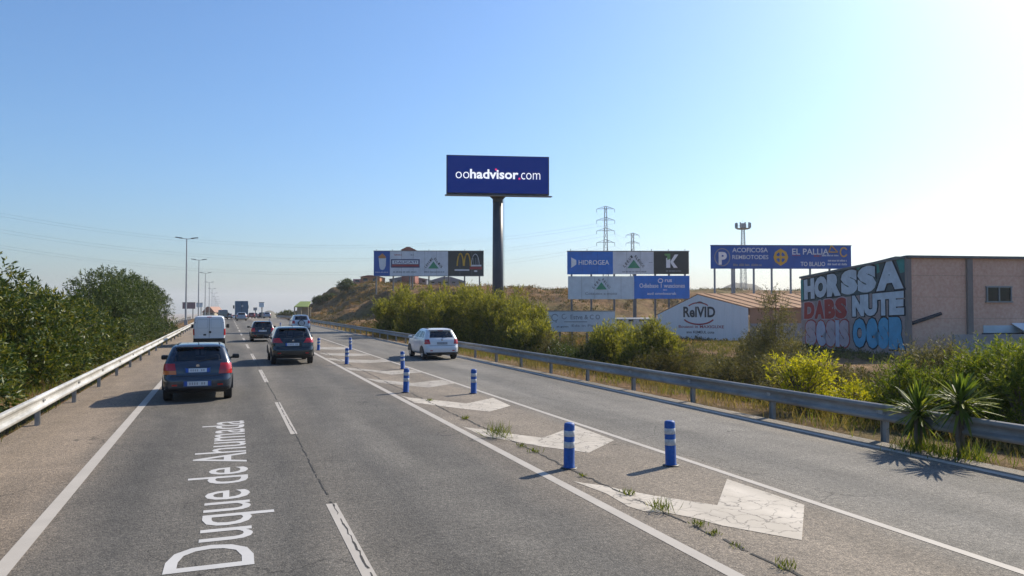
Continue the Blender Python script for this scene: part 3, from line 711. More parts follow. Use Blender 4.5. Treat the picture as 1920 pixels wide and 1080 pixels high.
# big screen on a single column
D0 = 88; p = A(934, 560, D0); gz = zt1(p.x, p.y)
root = thing('screen_billboard', 'tall single column billboard with glowing dark blue screen above the bushes', 'billboard', (p.x, p.y, gz-.3), RZ+R(6), 'billboards')
zb = A(934, 364, D0).z-(gz-.3); zt_ = A(934, 292, D0).z-(gz-.3); hw_ = 6.1
M['screen'] = mat('screen_blue', (.002, .008, .045), .6, spec=.08, emit=(.0004, .009, .085), es=1.0); M['screen_white'] = mat('screen_white', (.5, .5, .5), .5, emit=(.9, .92, 1), es=.62)
M['screen_pink'] = mat('screen_pink', (.4, .02, .1), .5, emit=(.9, .03, .18), es=.6); cm('column', (.035, .05, .072), .45)
mb = MB(); mb.box((0, .45, (zb+zt_)/2), (2*hw_, .8, zt_-zb)); cab = part('cabinet', mb, 'b_ink', root)
mb = MB(); mb.box((0, -.01, (zb+zt_)/2), (2*hw_-.24, .1, zt_-zb-.22)); scr = part('screen', mb, 'screen', root)
for txt, x0, x1, mm, bold, ht in (('oo', -5.03, -3.42, 'screen_white', -.008, .80), ('hadvisor', -3.34, 2.40, 'screen_white', .026, 1.14), ('com', 2.72, 5.02, 'screen_white', -.008, .80)):
    split_letters(txt, x0, (zb+zt_)/2-.50, x1-x0, ht, mm, root, -.075, bold)
for x, z in ((-.27, (zb+zt_)/2+.62), (2.52, (zb+zt_)/2-.42)): discp('dot', x, z, .12, .12, 'screen_pink', root, -.09)
mb = MB(); mb.smooth = True; mb.tube([(0, .45, -1), (0, .45, zb*.5), (0, .45, zb-.6)], [.66, .64, .60], 24); part('column', mb, 'column', root)
mb = MB(); mb.tube([(0, .45, zb-1.0), (0, .45, zb-.55), (0, .45, zb-.25), (0, .45, zb-.02)], [.62, .62, .95, .98], 16); part('column_head', mb, 'b_ink', root)
mb = MB(); mb.box((0, .45, zb-.12), (11.4, .35, .22)); part('beam', mb, 'b_ink', root)
mb = MB(); mb.box((0, -.62, zb-.32), (12.6, .9, .05)); cw = part('catwalk', mb, 'b_grey', root)
for k in range(7):
    x = -5.9+k*11.8/6; mb = MB(); mb.tube([(x, .3, zb-.05), (x, -1.0, zb-.33)], .035, 5); part('bracket', mb, 'b_grey', root)
mb = MB(); mb.tube([(-6.3, -1.05, zb-.3), (6.3, -1.05, zb-.3)], .03, 5); part('handrail', mb, 'b_grey', cw)
for s in (-1, 1):
    mb = MB(); mb.tube([(.72, .3+s*.0, 0), (.72, .3, zb-.3)], .012, 4) if s < 0 else mb.tube([(.72, .65, 0), (.72, .65, zb-.3)], .012, 4); part('ladder_rail', mb, 'b_post', root)
for k in range(24):
    mb = MB(); mb.box((.72, .475, .8+k*.62), (.02, .35, .02)); part('rung', mb, 'b_post', root)
mb = MB(); mb.tube([(0, .45, zb*.35), (0, .45, zb*.35+.12)], .70, 20); part('collar', mb, 'b_ink', root)
# left row on the hill
def S_(px, d): return px/F_PX*d
d = 135; root, p = board_root('billboard', 'long billboard on the hill with blue, white and dark panels, left of the column', 803.5, 540, d); k = d/F_PX
gz = zt1(p.x, p.y); root.location.z = gz; X_ = lambda px: (px-803.5)*k; Z_ = lambda py: A(803, py, d).z-gz
z0, z1 = Z_(517), Z_(471)
for a, b, mm, nm in ((700.5, 731, 'b_deep', 'blue_panel'), (731, 840, 'b_white', 'white_panel'), (840, 907, 'b_dark', 'dark_panel')):
    mb = MB(); mb.box(((X_(a)+X_(b))/2, 0, (z0+z1)/2), (X_(b)-X_(a)-.02, .12, z1-z0)); part(nm, mb, mm, root)
mb = MB(); mb.box((0, -.02, z1+.06), (20.0, .2, .1)); mb2 = MB(); mb2.box((0, -.02, z0-.06), (20.0, .2, .1)); part('top_rail', mb, 'b_frame', root); part('bottom_rail', mb2, 'b_frame', root)
posts(root, [X_(x) for x in (705, 737, 768, 773, 804, 833, 841, 871, 899)], -1.2, z1, .24, .2)
for x in (705, 735, 804, 871, 900): mb = MB(); mb.box((X_(x), .1, z1+.22), (.08, .08, .3)); part('lamp_stub', mb, 'b_post', root)
seams(root, X_(731), X_(840), z0, z1, 2.0); seams(root, X_(840), X_(907), z0, z1, 2.0)
yb = -.08; U = lambda x: X_(680+x*.125); V = lambda y: Z_(450+y*.125)
polyp('lantern_glass', [(U(240), V(270)), (U(250), V(400)), (U(265), V(440)), (U(295), V(452)), (U(325), V(438)), (U(345), V(390)), (U(350), V(270))], 'b_white', root, yb-.02)
polyp('lantern_hat', [(U(230), V(255)), (U(255), V(275)), (U(335), V(275)), (U(350), V(255)), (U(295), V(200))], 'b_orange', root, yb-.03)
fake_line(root, U(190), U(380), V(490), .18, 'b_white', 1, yb)
rectp('logo_frame', U(425), U(855), V(415), V(288), 'b_navy', root, yb); rectp('logo_field', U(445), U(835), V(362), V(305), 'b_white', root, yb-.025); rectp('logo_stripe', U(440), U(840), V(398), V(368), 'b_red', root, yb-.03)
text_part('DAUCATI', U(470), V(352), U(815)-U(470), V(315)-V(352), 'b_navy', root, yb-.06, .01)
fake_line(root, U(475), U(580), V(232), .22, 'b_red', 2, yb); fake_line(root, U(720), U(760), V(232), .2, 'b_navy', 3, yb); fake_line(root, U(455), U(800), V(490), .3, 'b_grey', 4, yb)
rr = bpy.data.objects.new('logo', None); COL.objects.link(rr); rr.parent = root; rr.location = (0, yb+.02, 0)
tri_logo(rr, U(1062), V(428), 1.55, 'LERKIE', 'ELLIUS'); fake_line(root, U(920), U(1215), V(490), .28, 'b_grey', 5, yb)
for c in (1466, 1570):
    pts = [(U(c+48*math.sin(t)), V(205+210*(1-math.cos(t)*1.0)) if abs(t) < 1.5 else V(415)) for t in np.linspace(-1.45, 1.45, 15)]
    strokep('arch', pts, .13, 'b_yellow', root, yb-.06)
strokep('white_arch', [(U(1690+58*math.sin(t)), V(212+170*(1-math.cos(t)))) for t in np.linspace(-1.5, 1.5, 15)], .05, 'b_white', root, yb-.05)
for x in (1660, 1690, 1715): strokep('white_stroke', [(U(x), V(370)), (U(x+6), V(270))], .045, 'b_grey', root, yb-.05)
rectp('underline', U(1380), U(1600), V(462), V(440), 'b_white', root, yb); rectp('red_label', U(1605), U(1790), V(440), V(400), 'b_red', root, yb); rectp('white_label', U(1620), U(1780), V(396), V(372), 'b_white', root, yb); discp('white_spot', U(1695), V(467), .32, .16, 'b_white', root, yb-.02)
# middle double-deck board
d = 118; root, p = board_root('billboard', 'two storey billboard with five panels, left of the white gable shed', 1178, 560, d); k = d/F_PX
gz = zt1(p.x, p.y); root.location.z = gz; X_ = lambda px: (px-1178)*k; Z_ = lambda py: A(1178, py, d).z-gz
for a, b, c, e, mm, nm in ((1063.5, 1149.5, 471.5, 514.5, 'b_blue2', 'blue_panel'), (1149.5, 1226, 471.5, 514, 'b_white', 'white_panel'), (1226, 1292, 471.5, 514, 'b_dark', 'dark_panel'), (1065, 1189, 518, 561, 'b_pale', 'pale_panel'), (1189, 1293, 517, 560, 'b_blue2', 'lower_blue_panel')):
    mb = MB(); mb.box(((X_(a)+X_(b))/2, 0, (Z_(c)+Z_(e))/2), (X_(b)-X_(a)-.02, .12, Z_(c)-Z_(e))); part(nm, mb, mm, root)
mb = MB(); mb.box((0, -.02, Z_(471)), (X_(1293)-X_(1063), .22, .12)); part('top_rail', mb, 'b_frame', root)
posts(root, [X_(x) for x in (1072, 1109, 1152, 1189, 1192, 1229, 1255, 1285)], min(-.8, Z_(640)), Z_(472), .26, .22)
for x in (1070, 1101, 1140, 1185, 1222, 1254, 1285): mb = MB(); mb.box((X_(x), .1, Z_(470)+.1), (.08, .08, .35)); part('lamp_stub', mb, 'b_post', root)
seams(root, X_(1063), X_(1149), Z_(514), Z_(471), 2.0, 'b_deep'); seams(root, X_(1150), X_(1226), Z_(514), Z_(471), 2.0); seams(root, X_(1066), X_(1189), Z_(561), Z_(518), 2.0); seams(root, X_(1190), X_(1292), Z_(560), Z_(517), 2.0, 'b_deep')
U = lambda x: X_(1000+x*.27778); V = lambda y: Z_(380+y*.27778)
polyp('logo_wedge', [(U(256), V(370)), (U(256), V(440)), (U(290), V(418)), (U(290), V(388))], 'b_bright', root, yb-.03); text_part('HIDROGEA', U(306), V(420), U(512)-U(306), V(388)-V(420), 'b_bright', root, yb-.03, .012)
rr = bpy.data.objects.new('logo', None); COL.objects.link(rr); rr.parent = root; rr.location = (0, yb, 0); tri_logo(rr, U(678), V(442), 1.62, 'LEEUI', 'RLEUCO'); fake_line(root, U(600), U(760), V(470), .2, 'b_grey', 6, yb); fake_line(root, U(780), U(805), V(406), .14, 'b_grey', 7, yb)
polyp('letter', [(U(897), V(440)), (U(897), V(375)), (U(925), V(360)), (U(925), V(440))], 'b_bright', root, yb-.03); polyp('letter', [(U(927), V(395)), (U(955), V(350)), (U(980), V(350)), (U(945), V(400)), (U(975), V(440)), (U(948), V(440)), (U(927), V(408))], 'b_bright', root, yb-.03); polyp('leaf_mark', [(U(885), V(345)), (U(925), V(345)), (U(925), V(380)), (U(905), V(388)), (U(902), V(360)), (U(888), V(358))], 'b_lime', root, yb-.035)
fake_line(root, U(895), U(1000), V(466), .26, 'b_grey', 8, yb)
rr = bpy.data.objects.new('logo', None); COL.objects.link(rr); rr.parent = root; rr.location = (0, yb, 0); tri_logo(rr, U(459), V(586), 1.40, 'LEEK', 'RELUC'); text_part('Cossutos a monz', U(350), V(622), U(565)-U(350), V(604)-V(622), 'b_grey', root, yb-.02, .005)
ringp('logo_ring', U(858), V(527), .42, .36, .12, 'b_bright', root, y=yb-.03); text_part('rus', U(888), V(536), U(935)-U(888), V(518)-V(536), 'b_bright', root, yb-.02, .01)
text_part('Odiebase 1 wusciones', U(716), V(575), U(1022)-U(716), V(545)-V(575), 'b_bright', root, yb-.02, .012); fake_line(root, U(875), U(900), V(592), .15, 'b_bright', 10, yb); text_part('aud omniosarak', U(768), V(622), U(965)-U(768), V(604)-V(622), 'b_bright', root, yb-.02, .012)
# small pale board by the bushes
d = 72; root, p = board_root('billboard', 'low pale billboard with faded print between the bushes', 1083, 660, d); k = d/F_PX
gz = zt1(p.x, p.y); root.location.z = gz; X_ = lambda px: (px-1083)*k; Z_ = lambda py: A(1083, py, d).z-gz
mb = MB(); mb.box((0, 0, (Z_(583)+Z_(622))/2), (X_(1153)-X_(1013), .1, Z_(583)-Z_(622))); part('panel', mb, 'b_pale', root)
mb = MB(); mb.box((0, -.02, Z_(583)), (X_(1153)-X_(1013)+.05, .16, .07)); part('top_rail', mb, 'b_frame', root)
posts(root, [X_(x) for x in (1020, 1050, 1073, 1101, 1106, 1145)], -.6, Z_(590), .16, .16)
U = lambda x: X_(980+x*.2396); V = lambda y: Z_(560+y*.2396)
ringp('logo_ring', U(252), V(148), .34, .36, .08, 'b_grey', root, 20, 330, y=-.07); discp('logo_dot', U(262), V(182), .06, .07, 'b_grey', root, -.07); ringp('logo_ring', U(325), V(140), .24, .26, .06, 'b_grey', root, 60, 350, y=-.07)
text_part('Estve & C O', U(375), V(162), U(605)-U(375), V(125)-V(162), 'b_grey', root, -.07, .01); rectp('underline', U(325), U(505), V(184), V(178), 'b_grey', root, -.06); text_part('at gotin', U(265), V(228), U(358)-U(265), V(213)-V(228), 'b_ink', root, -.07, .01); text_part('Eda in Pipas', U(384), V(225), U(600)-U(384), V(202)-V(225), 'b_grey', root, -.07, .01)
# long blue board behind the graffiti building
d = 115; root, p = board_root('billboard', 'long blue billboard on white posts behind the graffiti building', 1465, 560, d, R(1.5)); k = d/F_PX
gz = zt1(p.x, p.y); root.location.z = gz; X_ = lambda px: (px-1465)*k; Z_ = lambda py: A(1465, py, d).z-gz
mb = MB(); mb.box((0, 0, (Z_(460)+Z_(504))/2), (X_(1598)-X_(1332), .14, Z_(460)-Z_(504))); part('panel', mb, 'b_deep', root)
mb = MB(); mb.box((0, -.02, Z_(460)), (X_(1599)-X_(1331), .2, .1)); part('top_rail', mb, 'b_frame', root)
for x in (1340, 1373, 1377, 1414, 1448, 1484, 1521, 1558, 1592):
    mb = MB(); mb.box((X_(x), .2, (Z_(460)-1)/2), (.24, .24, Z_(460)+1)); part('post', mb, 'b_grey', root)
seams(root, X_(1332), X_(1598), Z_(504), Z_(460), 2.4, 'b_navy')
U = lambda x: X_(1300+x*.2593); V = lambda y: Z_(400+y*.2593); yb = -.09
ringp('badge_ring', U(207), V(318), 1.25, 1.4, .16, 'b_grey', root, y=yb); text_part('P', U(180), V(372), U(240)-U(180), V(280)-V(372), 'b_bright', root, yb-.02, .05)
text_part('ACOFICOSA', U(280), V(283), U(540)-U(280), V(250)-V(283), 'b_pale', root, yb, .014); text_part('REMBOTODES', U(280), V(332), U(543)-U(280), V(302)-V(332), 'b_pale', root, yb, .014); fake_line(root, U(285), U(485), V(382), .42, 'b_grey', 12, yb)
polyp('badge', [(U(580), V(318)), (U(592), V(280)), (U(632), V(255)), (U(675), V(280)), (U(688), V(318)), (U(675), V(352)), (U(632), V(380)), (U(592), V(352))], 'b_yellow', root, yb)
for a in (45, 135, 225, 315): ringp('badge_sector', U(632)+.1*math.cos(R(a)), V(318)+.1*math.sin(R(a)), .62, .72, .45, 'b_deep', root, a-32, a+32, y=yb-.03)
text_part('EL PALLIA', U(717), V(298), U(985)-U(717), V(255)-V(298), 'b_pale', root, yb, .012)
for a, b in (((985, 280), (1003, 232)), ((1003, 232), (1050, 280)), ((985, 280), (1050, 280))): strokep('triangle_stroke', [(U(a[0]), V(a[1])), (U(b[0]), V(b[1]))], .08, 'b_yellow', root, yb-.03)
ringp('yellow_ring', U(1095), V(280), .62, .78, .2, 'b_yellow', root, 30, 330, y=yb); fake_line(root, U(718), U(778), V(308), .16, 'b_red', 13, yb); fake_line(root, U(875), U(930), V(314), .3, 'b_red', 14, yb); fake_line(root, U(935), U(1055), V(310), .25, 'b_pale', 15, yb)
text_part('TO BLALIO', U(778), V(382), U(958)-U(778), V(350)-V(382), 'b_pale', root, yb, .02); fake_line(root, U(978), U(1110), V(348), .3, 'b_pale', 16, yb); fake_line(root, U(975), U(1122), V(375), .32, 'b_pale', 17, yb)

# ------------------------------------------------------------------ graffiti building
M['render'] = varied('tan_block_wall', (.66, .40, .29), (.73, .455, .335), .5, .9, .15, fine=5)
M['pilaster'] = varied('grey_concrete', (.22, .185, .165), (.28, .235, .21), 1.2, .9, .2); M['gbase'] = varied('graffiti_ground_coat', (.28, .22, .2), (.38, .30, .28), .7, .85, .1, fine=6)
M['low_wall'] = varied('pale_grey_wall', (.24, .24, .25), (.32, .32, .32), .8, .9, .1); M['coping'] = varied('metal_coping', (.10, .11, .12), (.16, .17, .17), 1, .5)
CL, CR = A(1503, 655, 63), A(1700, 657, 50); ax = Vector((CR.x-CL.x, CR.y-CL.y, 0)); WL = ax.length; ax.normalize(); base_z = -2.2
bz = math.atan2(ax.y, ax.x)
bld = thing('graffiti_building', 'tan industrial building with colourful graffiti on its sloping end wall', 'building', (CL.x, CL.y, base_z), bz)
zL, zR = A(1503, 521, 63).z-base_z, A(1700, 482, 50).z-base_z
LB = 46.0                                    # length of the long wall, local +y is away from the end wall's face
def end_top(x): return zL+(zR-zL)*x/WL
n_p = 2
for a, b in ((0, WL*.455), (WL*.462, WL)):
    mb = MB(); mb.prism([(a, 0), (b, 0), (b, end_top(b)), (a, end_top(a))], 0, .25); part('end_wall_panel', mb, 'gbase', bld)
mb = MB(); mb.box((WL*.4585, .1, end_top(WL*.45)/2), (WL*.008, .14, end_top(WL*.45)-.1)); part('panel_joint', mb, 'b_ink', bld)
mb = MB(); mb.prism([(-.12, zL-.06), (WL+.12, zR-.06), (WL+.12, zR+.1), (-.12, zL+.1)], -.1, .45); part('coping', mb, 'coping', bld)
mb = MB(); mb.box((WL-.12, LB/2, zR/2), (.24, LB-.6, zR-.02)); lw = part('long_wall', mb, 'render', bld)
mb = MB(); mb.box((WL+.02, LB/2, zR+.03), (.5, LB, .16)); part('coping', mb, 'coping', bld)
mb = MB(); mb.add([(0, .3, zL-.05), (WL, .3, zR-.05), (WL, LB, zR-.05), (0, LB, zL-.05)], [(0, 1, 2, 3)]); mb.add([(0, .3, zL-.3), (WL, .3, zR-.3), (WL, LB, zR-.3), (0, LB, zL-.3)], [(3, 2, 1, 0)]); part('roof', mb, 'coping', bld)
mb = MB(); mb.box((.12, LB/2, zL/2), (.24, LB-.6, zL-.1)); part('back_wall', mb, 'render', bld)
mb = MB(); mb.box((WL/2, LB-.1, zL/2), (WL-.3, .2, zL-.1)); part('far_end_wall', mb, 'render', bld)
def wall_y(px):                              # where a photo column meets the long wall
    o_ = Vector((CL.x, CL.y, 0))+ax*WL; dirw = Vector((-ax.y, ax.x, 0)); r = ray(px, 540); r.z = 0
    M2 = Matrix(((dirw.x, -r.x), (dirw.y, -r.y))); s_ = M2.inverted() @ Vector((-o_.x, -o_.y)); return s_[0], s_[1]*ray(px, 540).dot(FWD)
def wall_z(px, py): y, d_ = wall_y(px); return A(px, py, d_).z-base_z
for px0, px1 in ((1697, 1706), (1811, 1821)):
    y0, y1 = wall_y(px0)[0], wall_y(px1)[0]; y0 = max(y0, .0)
    mb = MB(); mb.box((WL+.0, (y0+y1)/2, zR/2-.05), (.34, max(.3, y1-y0), zR-.12)); part('pilaster', mb, 'pilaster', bld)
for k in range(1, 5):
    yy = wall_y(1816)[0]+k*(wall_y(1816)[0]-wall_y(1701)[0])
    if yy < LB: mb = MB(); mb.box((WL, yy, zR/2-.05), (.34, .4, zR-.12)); part('pilaster', mb, 'pilaster', bld)
M['course'] = varied('wall_joint', (.42, .27, .20), (.50, .32, .24), 2, .9)
for k in range(5):                           # courses of long concrete panels
    z = 1.0+k*1.45
    if z < zR-.4: mb = MB(); mb.box((WL+.004, LB/2, z), (.012, LB-.8, .022)); part('course_joint', mb, 'course', lw)
y0, y1 = wall_y(1849)[0], wall_y(1894)[0]; z0, z1 = wall_z(1870, 566), wall_z(1870, 538)
M['win_glass'] = mat('window_glass', (.012, .02, .02), .1, spec=.4); M['alu'] = mat('aluminium_frame', (.22, .25, .27), .4, .4)
wn = bpy.data.objects.new('window', None); COL.objects.link(wn); wn.parent = bld
for a, b in ((y0, (y0+y1)/2-.04), ((y0+y1)/2+.04, y1)): mb = MB(); mb.box((WL+.03, (a+b)/2, (z0+z1)/2), (.03, b-a, z1-z0)); part('pane', mb, 'win_glass', wn)
for c, s in (((WL+.06, (y0+y1)/2, z1), (.12, y1-y0+.16, .09)), ((WL+.07, (y0+y1)/2, z0), (.16, y1-y0+.2, .09)), ((WL+.06, y0, (z0+z1)/2), (.115, .08, z1-z0-.1)), ((WL+.06, y1, (z0+z1)/2), (.115, .08, z1-z0-.1)), ((WL+.06, (y0+y1)/2, (z0+z1)/2), (.11, .08, z1-z0-.1))):
    mb = MB(); mb.box(c, s); part('frame', mb, 'alu', wn)
ya, yb_ = wall_y(1708)[0], wall_y(1762)[0]
mb = MB(); mb.tube([(WL+.08, ya, wall_z(1708, 606)), (WL+.08, yb_, wall_z(1762, 588))], .12, 6); part('conduit', mb, 'b_ink', bld)
y0, y1 = wall_y(1842)[0], wall_y(1930)[0]; z0, z1 = wall_z(1880, 624), wall_z(1880, 610)
mb = MB(); mb.box((WL+.03, (y0+y1)/2, (z0+z1)/2), (.05, y1-y0, z1-z0)); wd = part('strip_window', mb, 'b_pale', bld)
mb = MB(); mb.box((WL+.06, (y0+y1)/2, z0-.05), (.12, y1-y0+.2, .1)); part('sill', mb, 'b_ink', wd)
mb = MB(); a = wall_y(1895)[0]; b = a+5; mb.add([(WL+.05, a, z1+.1), (WL+.05, b, z1+.1), (WL+1.6, b, z0-.15), (WL+1.6, a, z0-.15), (WL+.05, a, z1+.16), (WL+.05, b, z1+.16), (WL+1.6, b, z0-.09), (WL+1.6, a, z0-.09)], [(3, 2, 1, 0), (4, 5, 6, 7), (0, 1, 5, 4), (1, 2, 6, 5), (2, 3, 7, 6), (3, 0, 4, 7)]); part('awning', mb, 'b_bright', bld)
lwz = wall_z(1760, 624)
mb = MB(); mb.box((WL+3.0, wall_y(1712)[0]+14, lwz/2), (.2, 27, lwz)); o = link('yard_wall', mb.mesh('yard_wall'), 'low_wall', None, bld.location, bz); tag(o, 'low pale grey yard wall in front of the tan building', 'wall')
# graffiti letters: outlined fills fitted to the end wall
for nm, c in (('g_silver', (.52, .56, .60)), ('g_red', (.36, .055, .045)), ('g_pink', (.46, .36, .38)), ('g_blue', (.09, .33, .50)), ('g_black', (.02, .022, .025)), ('g_teal', (.06, .24, .21)), ('g_under', (.075, .10, .10)), ('g_lilac', (.44, .43, .50)), ('g_sky', (.10, .34, .46))):
    M[nm] = varied(nm, tuple(x*.85 for x in c), tuple(min(1, x*1.15) for x in c), 1.6, .75, detail=4)
def on_wall(u_px, v_px):                     # zoomed photo position -> wall x, z
    px, py = 1480+u_px*.25, 450+v_px*.25
    o_ = Vector((CL.x, CL.y, 0)); r = ray(px, 540); M2 = Matrix(((ax.x, -r.x), (ax.y, -r.y))); s_ = M2.inverted() @ Vector((-o_.x, -o_.y))
    d_ = s_[1]*ray(px, 540).dot(FWD); return s_[0], A(px, py, d_).z-base_z
def graffiti(word, xs_, tops, bots, fill, outline, bold, ow, seed):
    # xs_: letter boundaries; tops/bots: (left,right) heights in the zoomed photo
    n = len(word); rng = random.Random(seed); x0, x1 = xs_[0], xs_[-1]
    for i, ch in enumerate(word):
        a, b = xs_[i], xs_[i+1]
        def corner(x, top):
            f = (x-x0)/(x1-x0); t = tops[0]+(tops[1]-tops[0])*f; bt = bots[0]+(bots[1]-bots[0])*f; return on_wall(x, t if top else bt)
        c00, c10, c01, c11 = corner(a, 0), corner(b, 0), corner(a, 1), corner(b, 1)
        tilt = rng.uniform(-.04, .04)
        def fn(u, q, e=0, y=-.01):
            u = u+tilt*(q-.5); u = -e+u*(1+2*e); q = -e*.6+q*(1+1.2*e)
            x = (c00[0]*(1-u)+c10[0]*u)*(1-q)+(c01[0]*(1-u)+c11[0]*u)*q; z = (c00[1]*(1-u)+c10[1]*u)*(1-q)+(c01[1]*(1-u)+c11[1]*u)*q
            return (x, y, z)
        m_ = MB(); text_map(m_, ch, lambda u, q: fn(u, q, .085, -.012-.002*i), bold+ow); o = part('letter_outline', m_, outline, bld)
        m_ = MB(); text_map(m_, ch, lambda u, q: fn(u, q, 0, -.03-.002*i), bold); part('letter', m_, fill[i % len(fill)], o)
m_ = MB(); c = [on_wall(*q) for q in ((86, 300), (86, 470), (480, 420), (868, 365), (868, 125), (800, 122), (470, 205))]
m_.sheet([(x, -.004, z) for x, z in c][::-1]); m_.f = [f[::-1] for f in m_.f]; part('graffiti_backing', m_, 'g_under', bld)
for q in (((86, 302), (86, 450), (112, 446), (116, 296)), ((505, 210), (515, 300), (540, 290), (535, 190)), ((640, 175), (650, 255), (680, 240), (670, 160)), ((800, 135), (835, 250), (866, 240), (866, 128))):
    m_ = MB(); m_.sheet([(*(lambda a: (a[0], -.008, a[1]))(on_wall(*c)),) for c in q]); part('paint_patch', m_, 'g_teal', bld)
graffiti('HORSSA', [112, 190, 285, 390, 515, 655, 860], (300, 132), (448, 362), ['g_silver'], 'g_black', .085, .045, 1)
graffiti('DABS', [112, 190, 265, 345, 432], (470, 425), (592, 590), ['g_red'], 'g_pink', .07, .05, 2)
graffiti('NUTE', [472, 560, 660, 750, 862], (418, 380), (575, 560), ['g_silver'], 'g_black', .08, .045, 3)
graffiti('SeSIS', [120, 200, 275, 345, 375, 448], (605, 598), (790, 805), ['g_pink', 'g_lilac'], 'g_red', .085, .035, 4)
graffiti('OeSIR', [475, 575, 665, 745, 780, 866], (590, 575), (805, 825), ['g_blue'], 'g_black', .09, .035, 5)

# ------------------------------------------------------------------ white gable shed with orange roof
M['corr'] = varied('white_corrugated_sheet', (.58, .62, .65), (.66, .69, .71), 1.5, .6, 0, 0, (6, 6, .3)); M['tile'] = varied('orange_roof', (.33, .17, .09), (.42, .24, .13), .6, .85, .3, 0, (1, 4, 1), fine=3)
M['brick_o'] = varied('orange_brick_wall', (.30, .17, .10), (.38, .22, .14), 1.0, .9, .2)
d = 98; pl, pr_, pa = A(1233, 590, d+2), A(1403, 578, d-3), A(1310, 553, d)
gx = Vector((pr_.x-pl.x, pr_.y-pl.y, 0)); GW = gx.length; gx.normalize(); gb = zt1(pl.x, pl.y)-.6
shed = thing('gable_shed', 'white gabled shed with black lettering and orange roof', 'shed', (pl.x, pl.y, gb), math.atan2(gx.y, gx.x))
xa = GW*77/170; za, zl, zr_ = pa.z-gb, pl.z-gb, pr_.z-gb; LG = 30
n_s = 12
for i in range(n_s):                         # upright cladding sheets of the gable
    a, b = GW*i/n_s, GW*(i+1)/n_s-.015
    tp = lambda x: zl+(za-zl)*x/xa if x < xa else za+(zr_-za)*(x-xa)/(GW-xa)
    pts = [(a, 0), (b, 0), (b, tp(b))]+([(xa, za)] if a < xa < b else [])+[(a, tp(a))]
    mb = MB(); mb.prism(pts, 0, .12); part('cladding_sheet', mb, 'corr', shed)
dirb = Vector((.80, .6, 0))                  # roof runs back and to the right in the shed's own frame
def rp(x, z, f, up=0): return (x+dirb.x*LG*f, .1+dirb.y*LG*f, z+up)
mb = MB(); mb.add([rp(xa, za, -.005, .05), rp(GW+.3, zr_, -.005, -.05), rp(GW+.3, zr_, 1, -.05), rp(xa, za, 1, .05), rp(xa, za, -.005, .2), rp(GW+.3, zr_, -.005, .1), rp(GW+.3, zr_, 1, .1), rp(xa, za, 1, .2)], [(3, 2, 1, 0), (4, 5, 6, 7), (0, 1, 5, 4), (1, 2, 6, 5), (2, 3, 7, 6), (3, 0, 4, 7)]); rf = part('roof', mb, 'tile', shed)
for i in range(16):
    f = (i+.5)/16; mb = MB(); mb.tube([rp(xa, za, f, .21), rp(GW+.3, zr_, f, .11)], .06, 5); part('roof_rib', mb, 'tile', rf)
mb = MB(); mb.add([rp(xa, za, -.005, .06), rp(-.2, zl, -.005, -.05), rp(-.2, zl, 1, -.05), rp(xa, za, 1, .06)], [(0, 1, 2, 3)]); part('far_roof', mb, 'tile', shed)
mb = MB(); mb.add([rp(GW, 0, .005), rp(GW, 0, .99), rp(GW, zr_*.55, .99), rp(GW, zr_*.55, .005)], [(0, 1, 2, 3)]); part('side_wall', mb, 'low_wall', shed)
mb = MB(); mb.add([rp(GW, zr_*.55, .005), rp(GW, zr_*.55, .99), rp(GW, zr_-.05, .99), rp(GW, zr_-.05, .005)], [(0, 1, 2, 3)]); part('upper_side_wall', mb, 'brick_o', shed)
ks = GW/170
text_part('RelVID', (1283-1233)*ks, A(1310, 595, d).z-gb, (1343-1283)*ks, 20*ks*1.02, 'b_ink', shed, -.02, .03)
ccx, ccz = (1312-1233)*ks, A(1310, 588, d).z-gb
ringp('logo_arc', ccx, ccz-.25, 2.2, 1.25, .2, 'b_red', shed, 207, 333, y=-.02); ringp('logo_arc', ccx, ccz+.55, 1.55, .95, .16, 'b_red', shed, 35, 150, y=-.02); ringp('logo_arc', ccx+.15, ccz+.62, .8, .98, .12, 'b_ink', shed, 50, 130, y=-.025)
text_part('Bouasoi in MAXIGUXE', (1274-1233)*ks, A(1310, 615, d).z-gb, (1359-1274)*ks, 5.5*ks, 'b_red', shed, -.02, .014); text_part('ano KEMEUL cote', (1289-1233)*ks, A(1310, 625, d).z-gb, (1341-1289)*ks, 5*ks, 'b_ink', shed, -.02, .014)

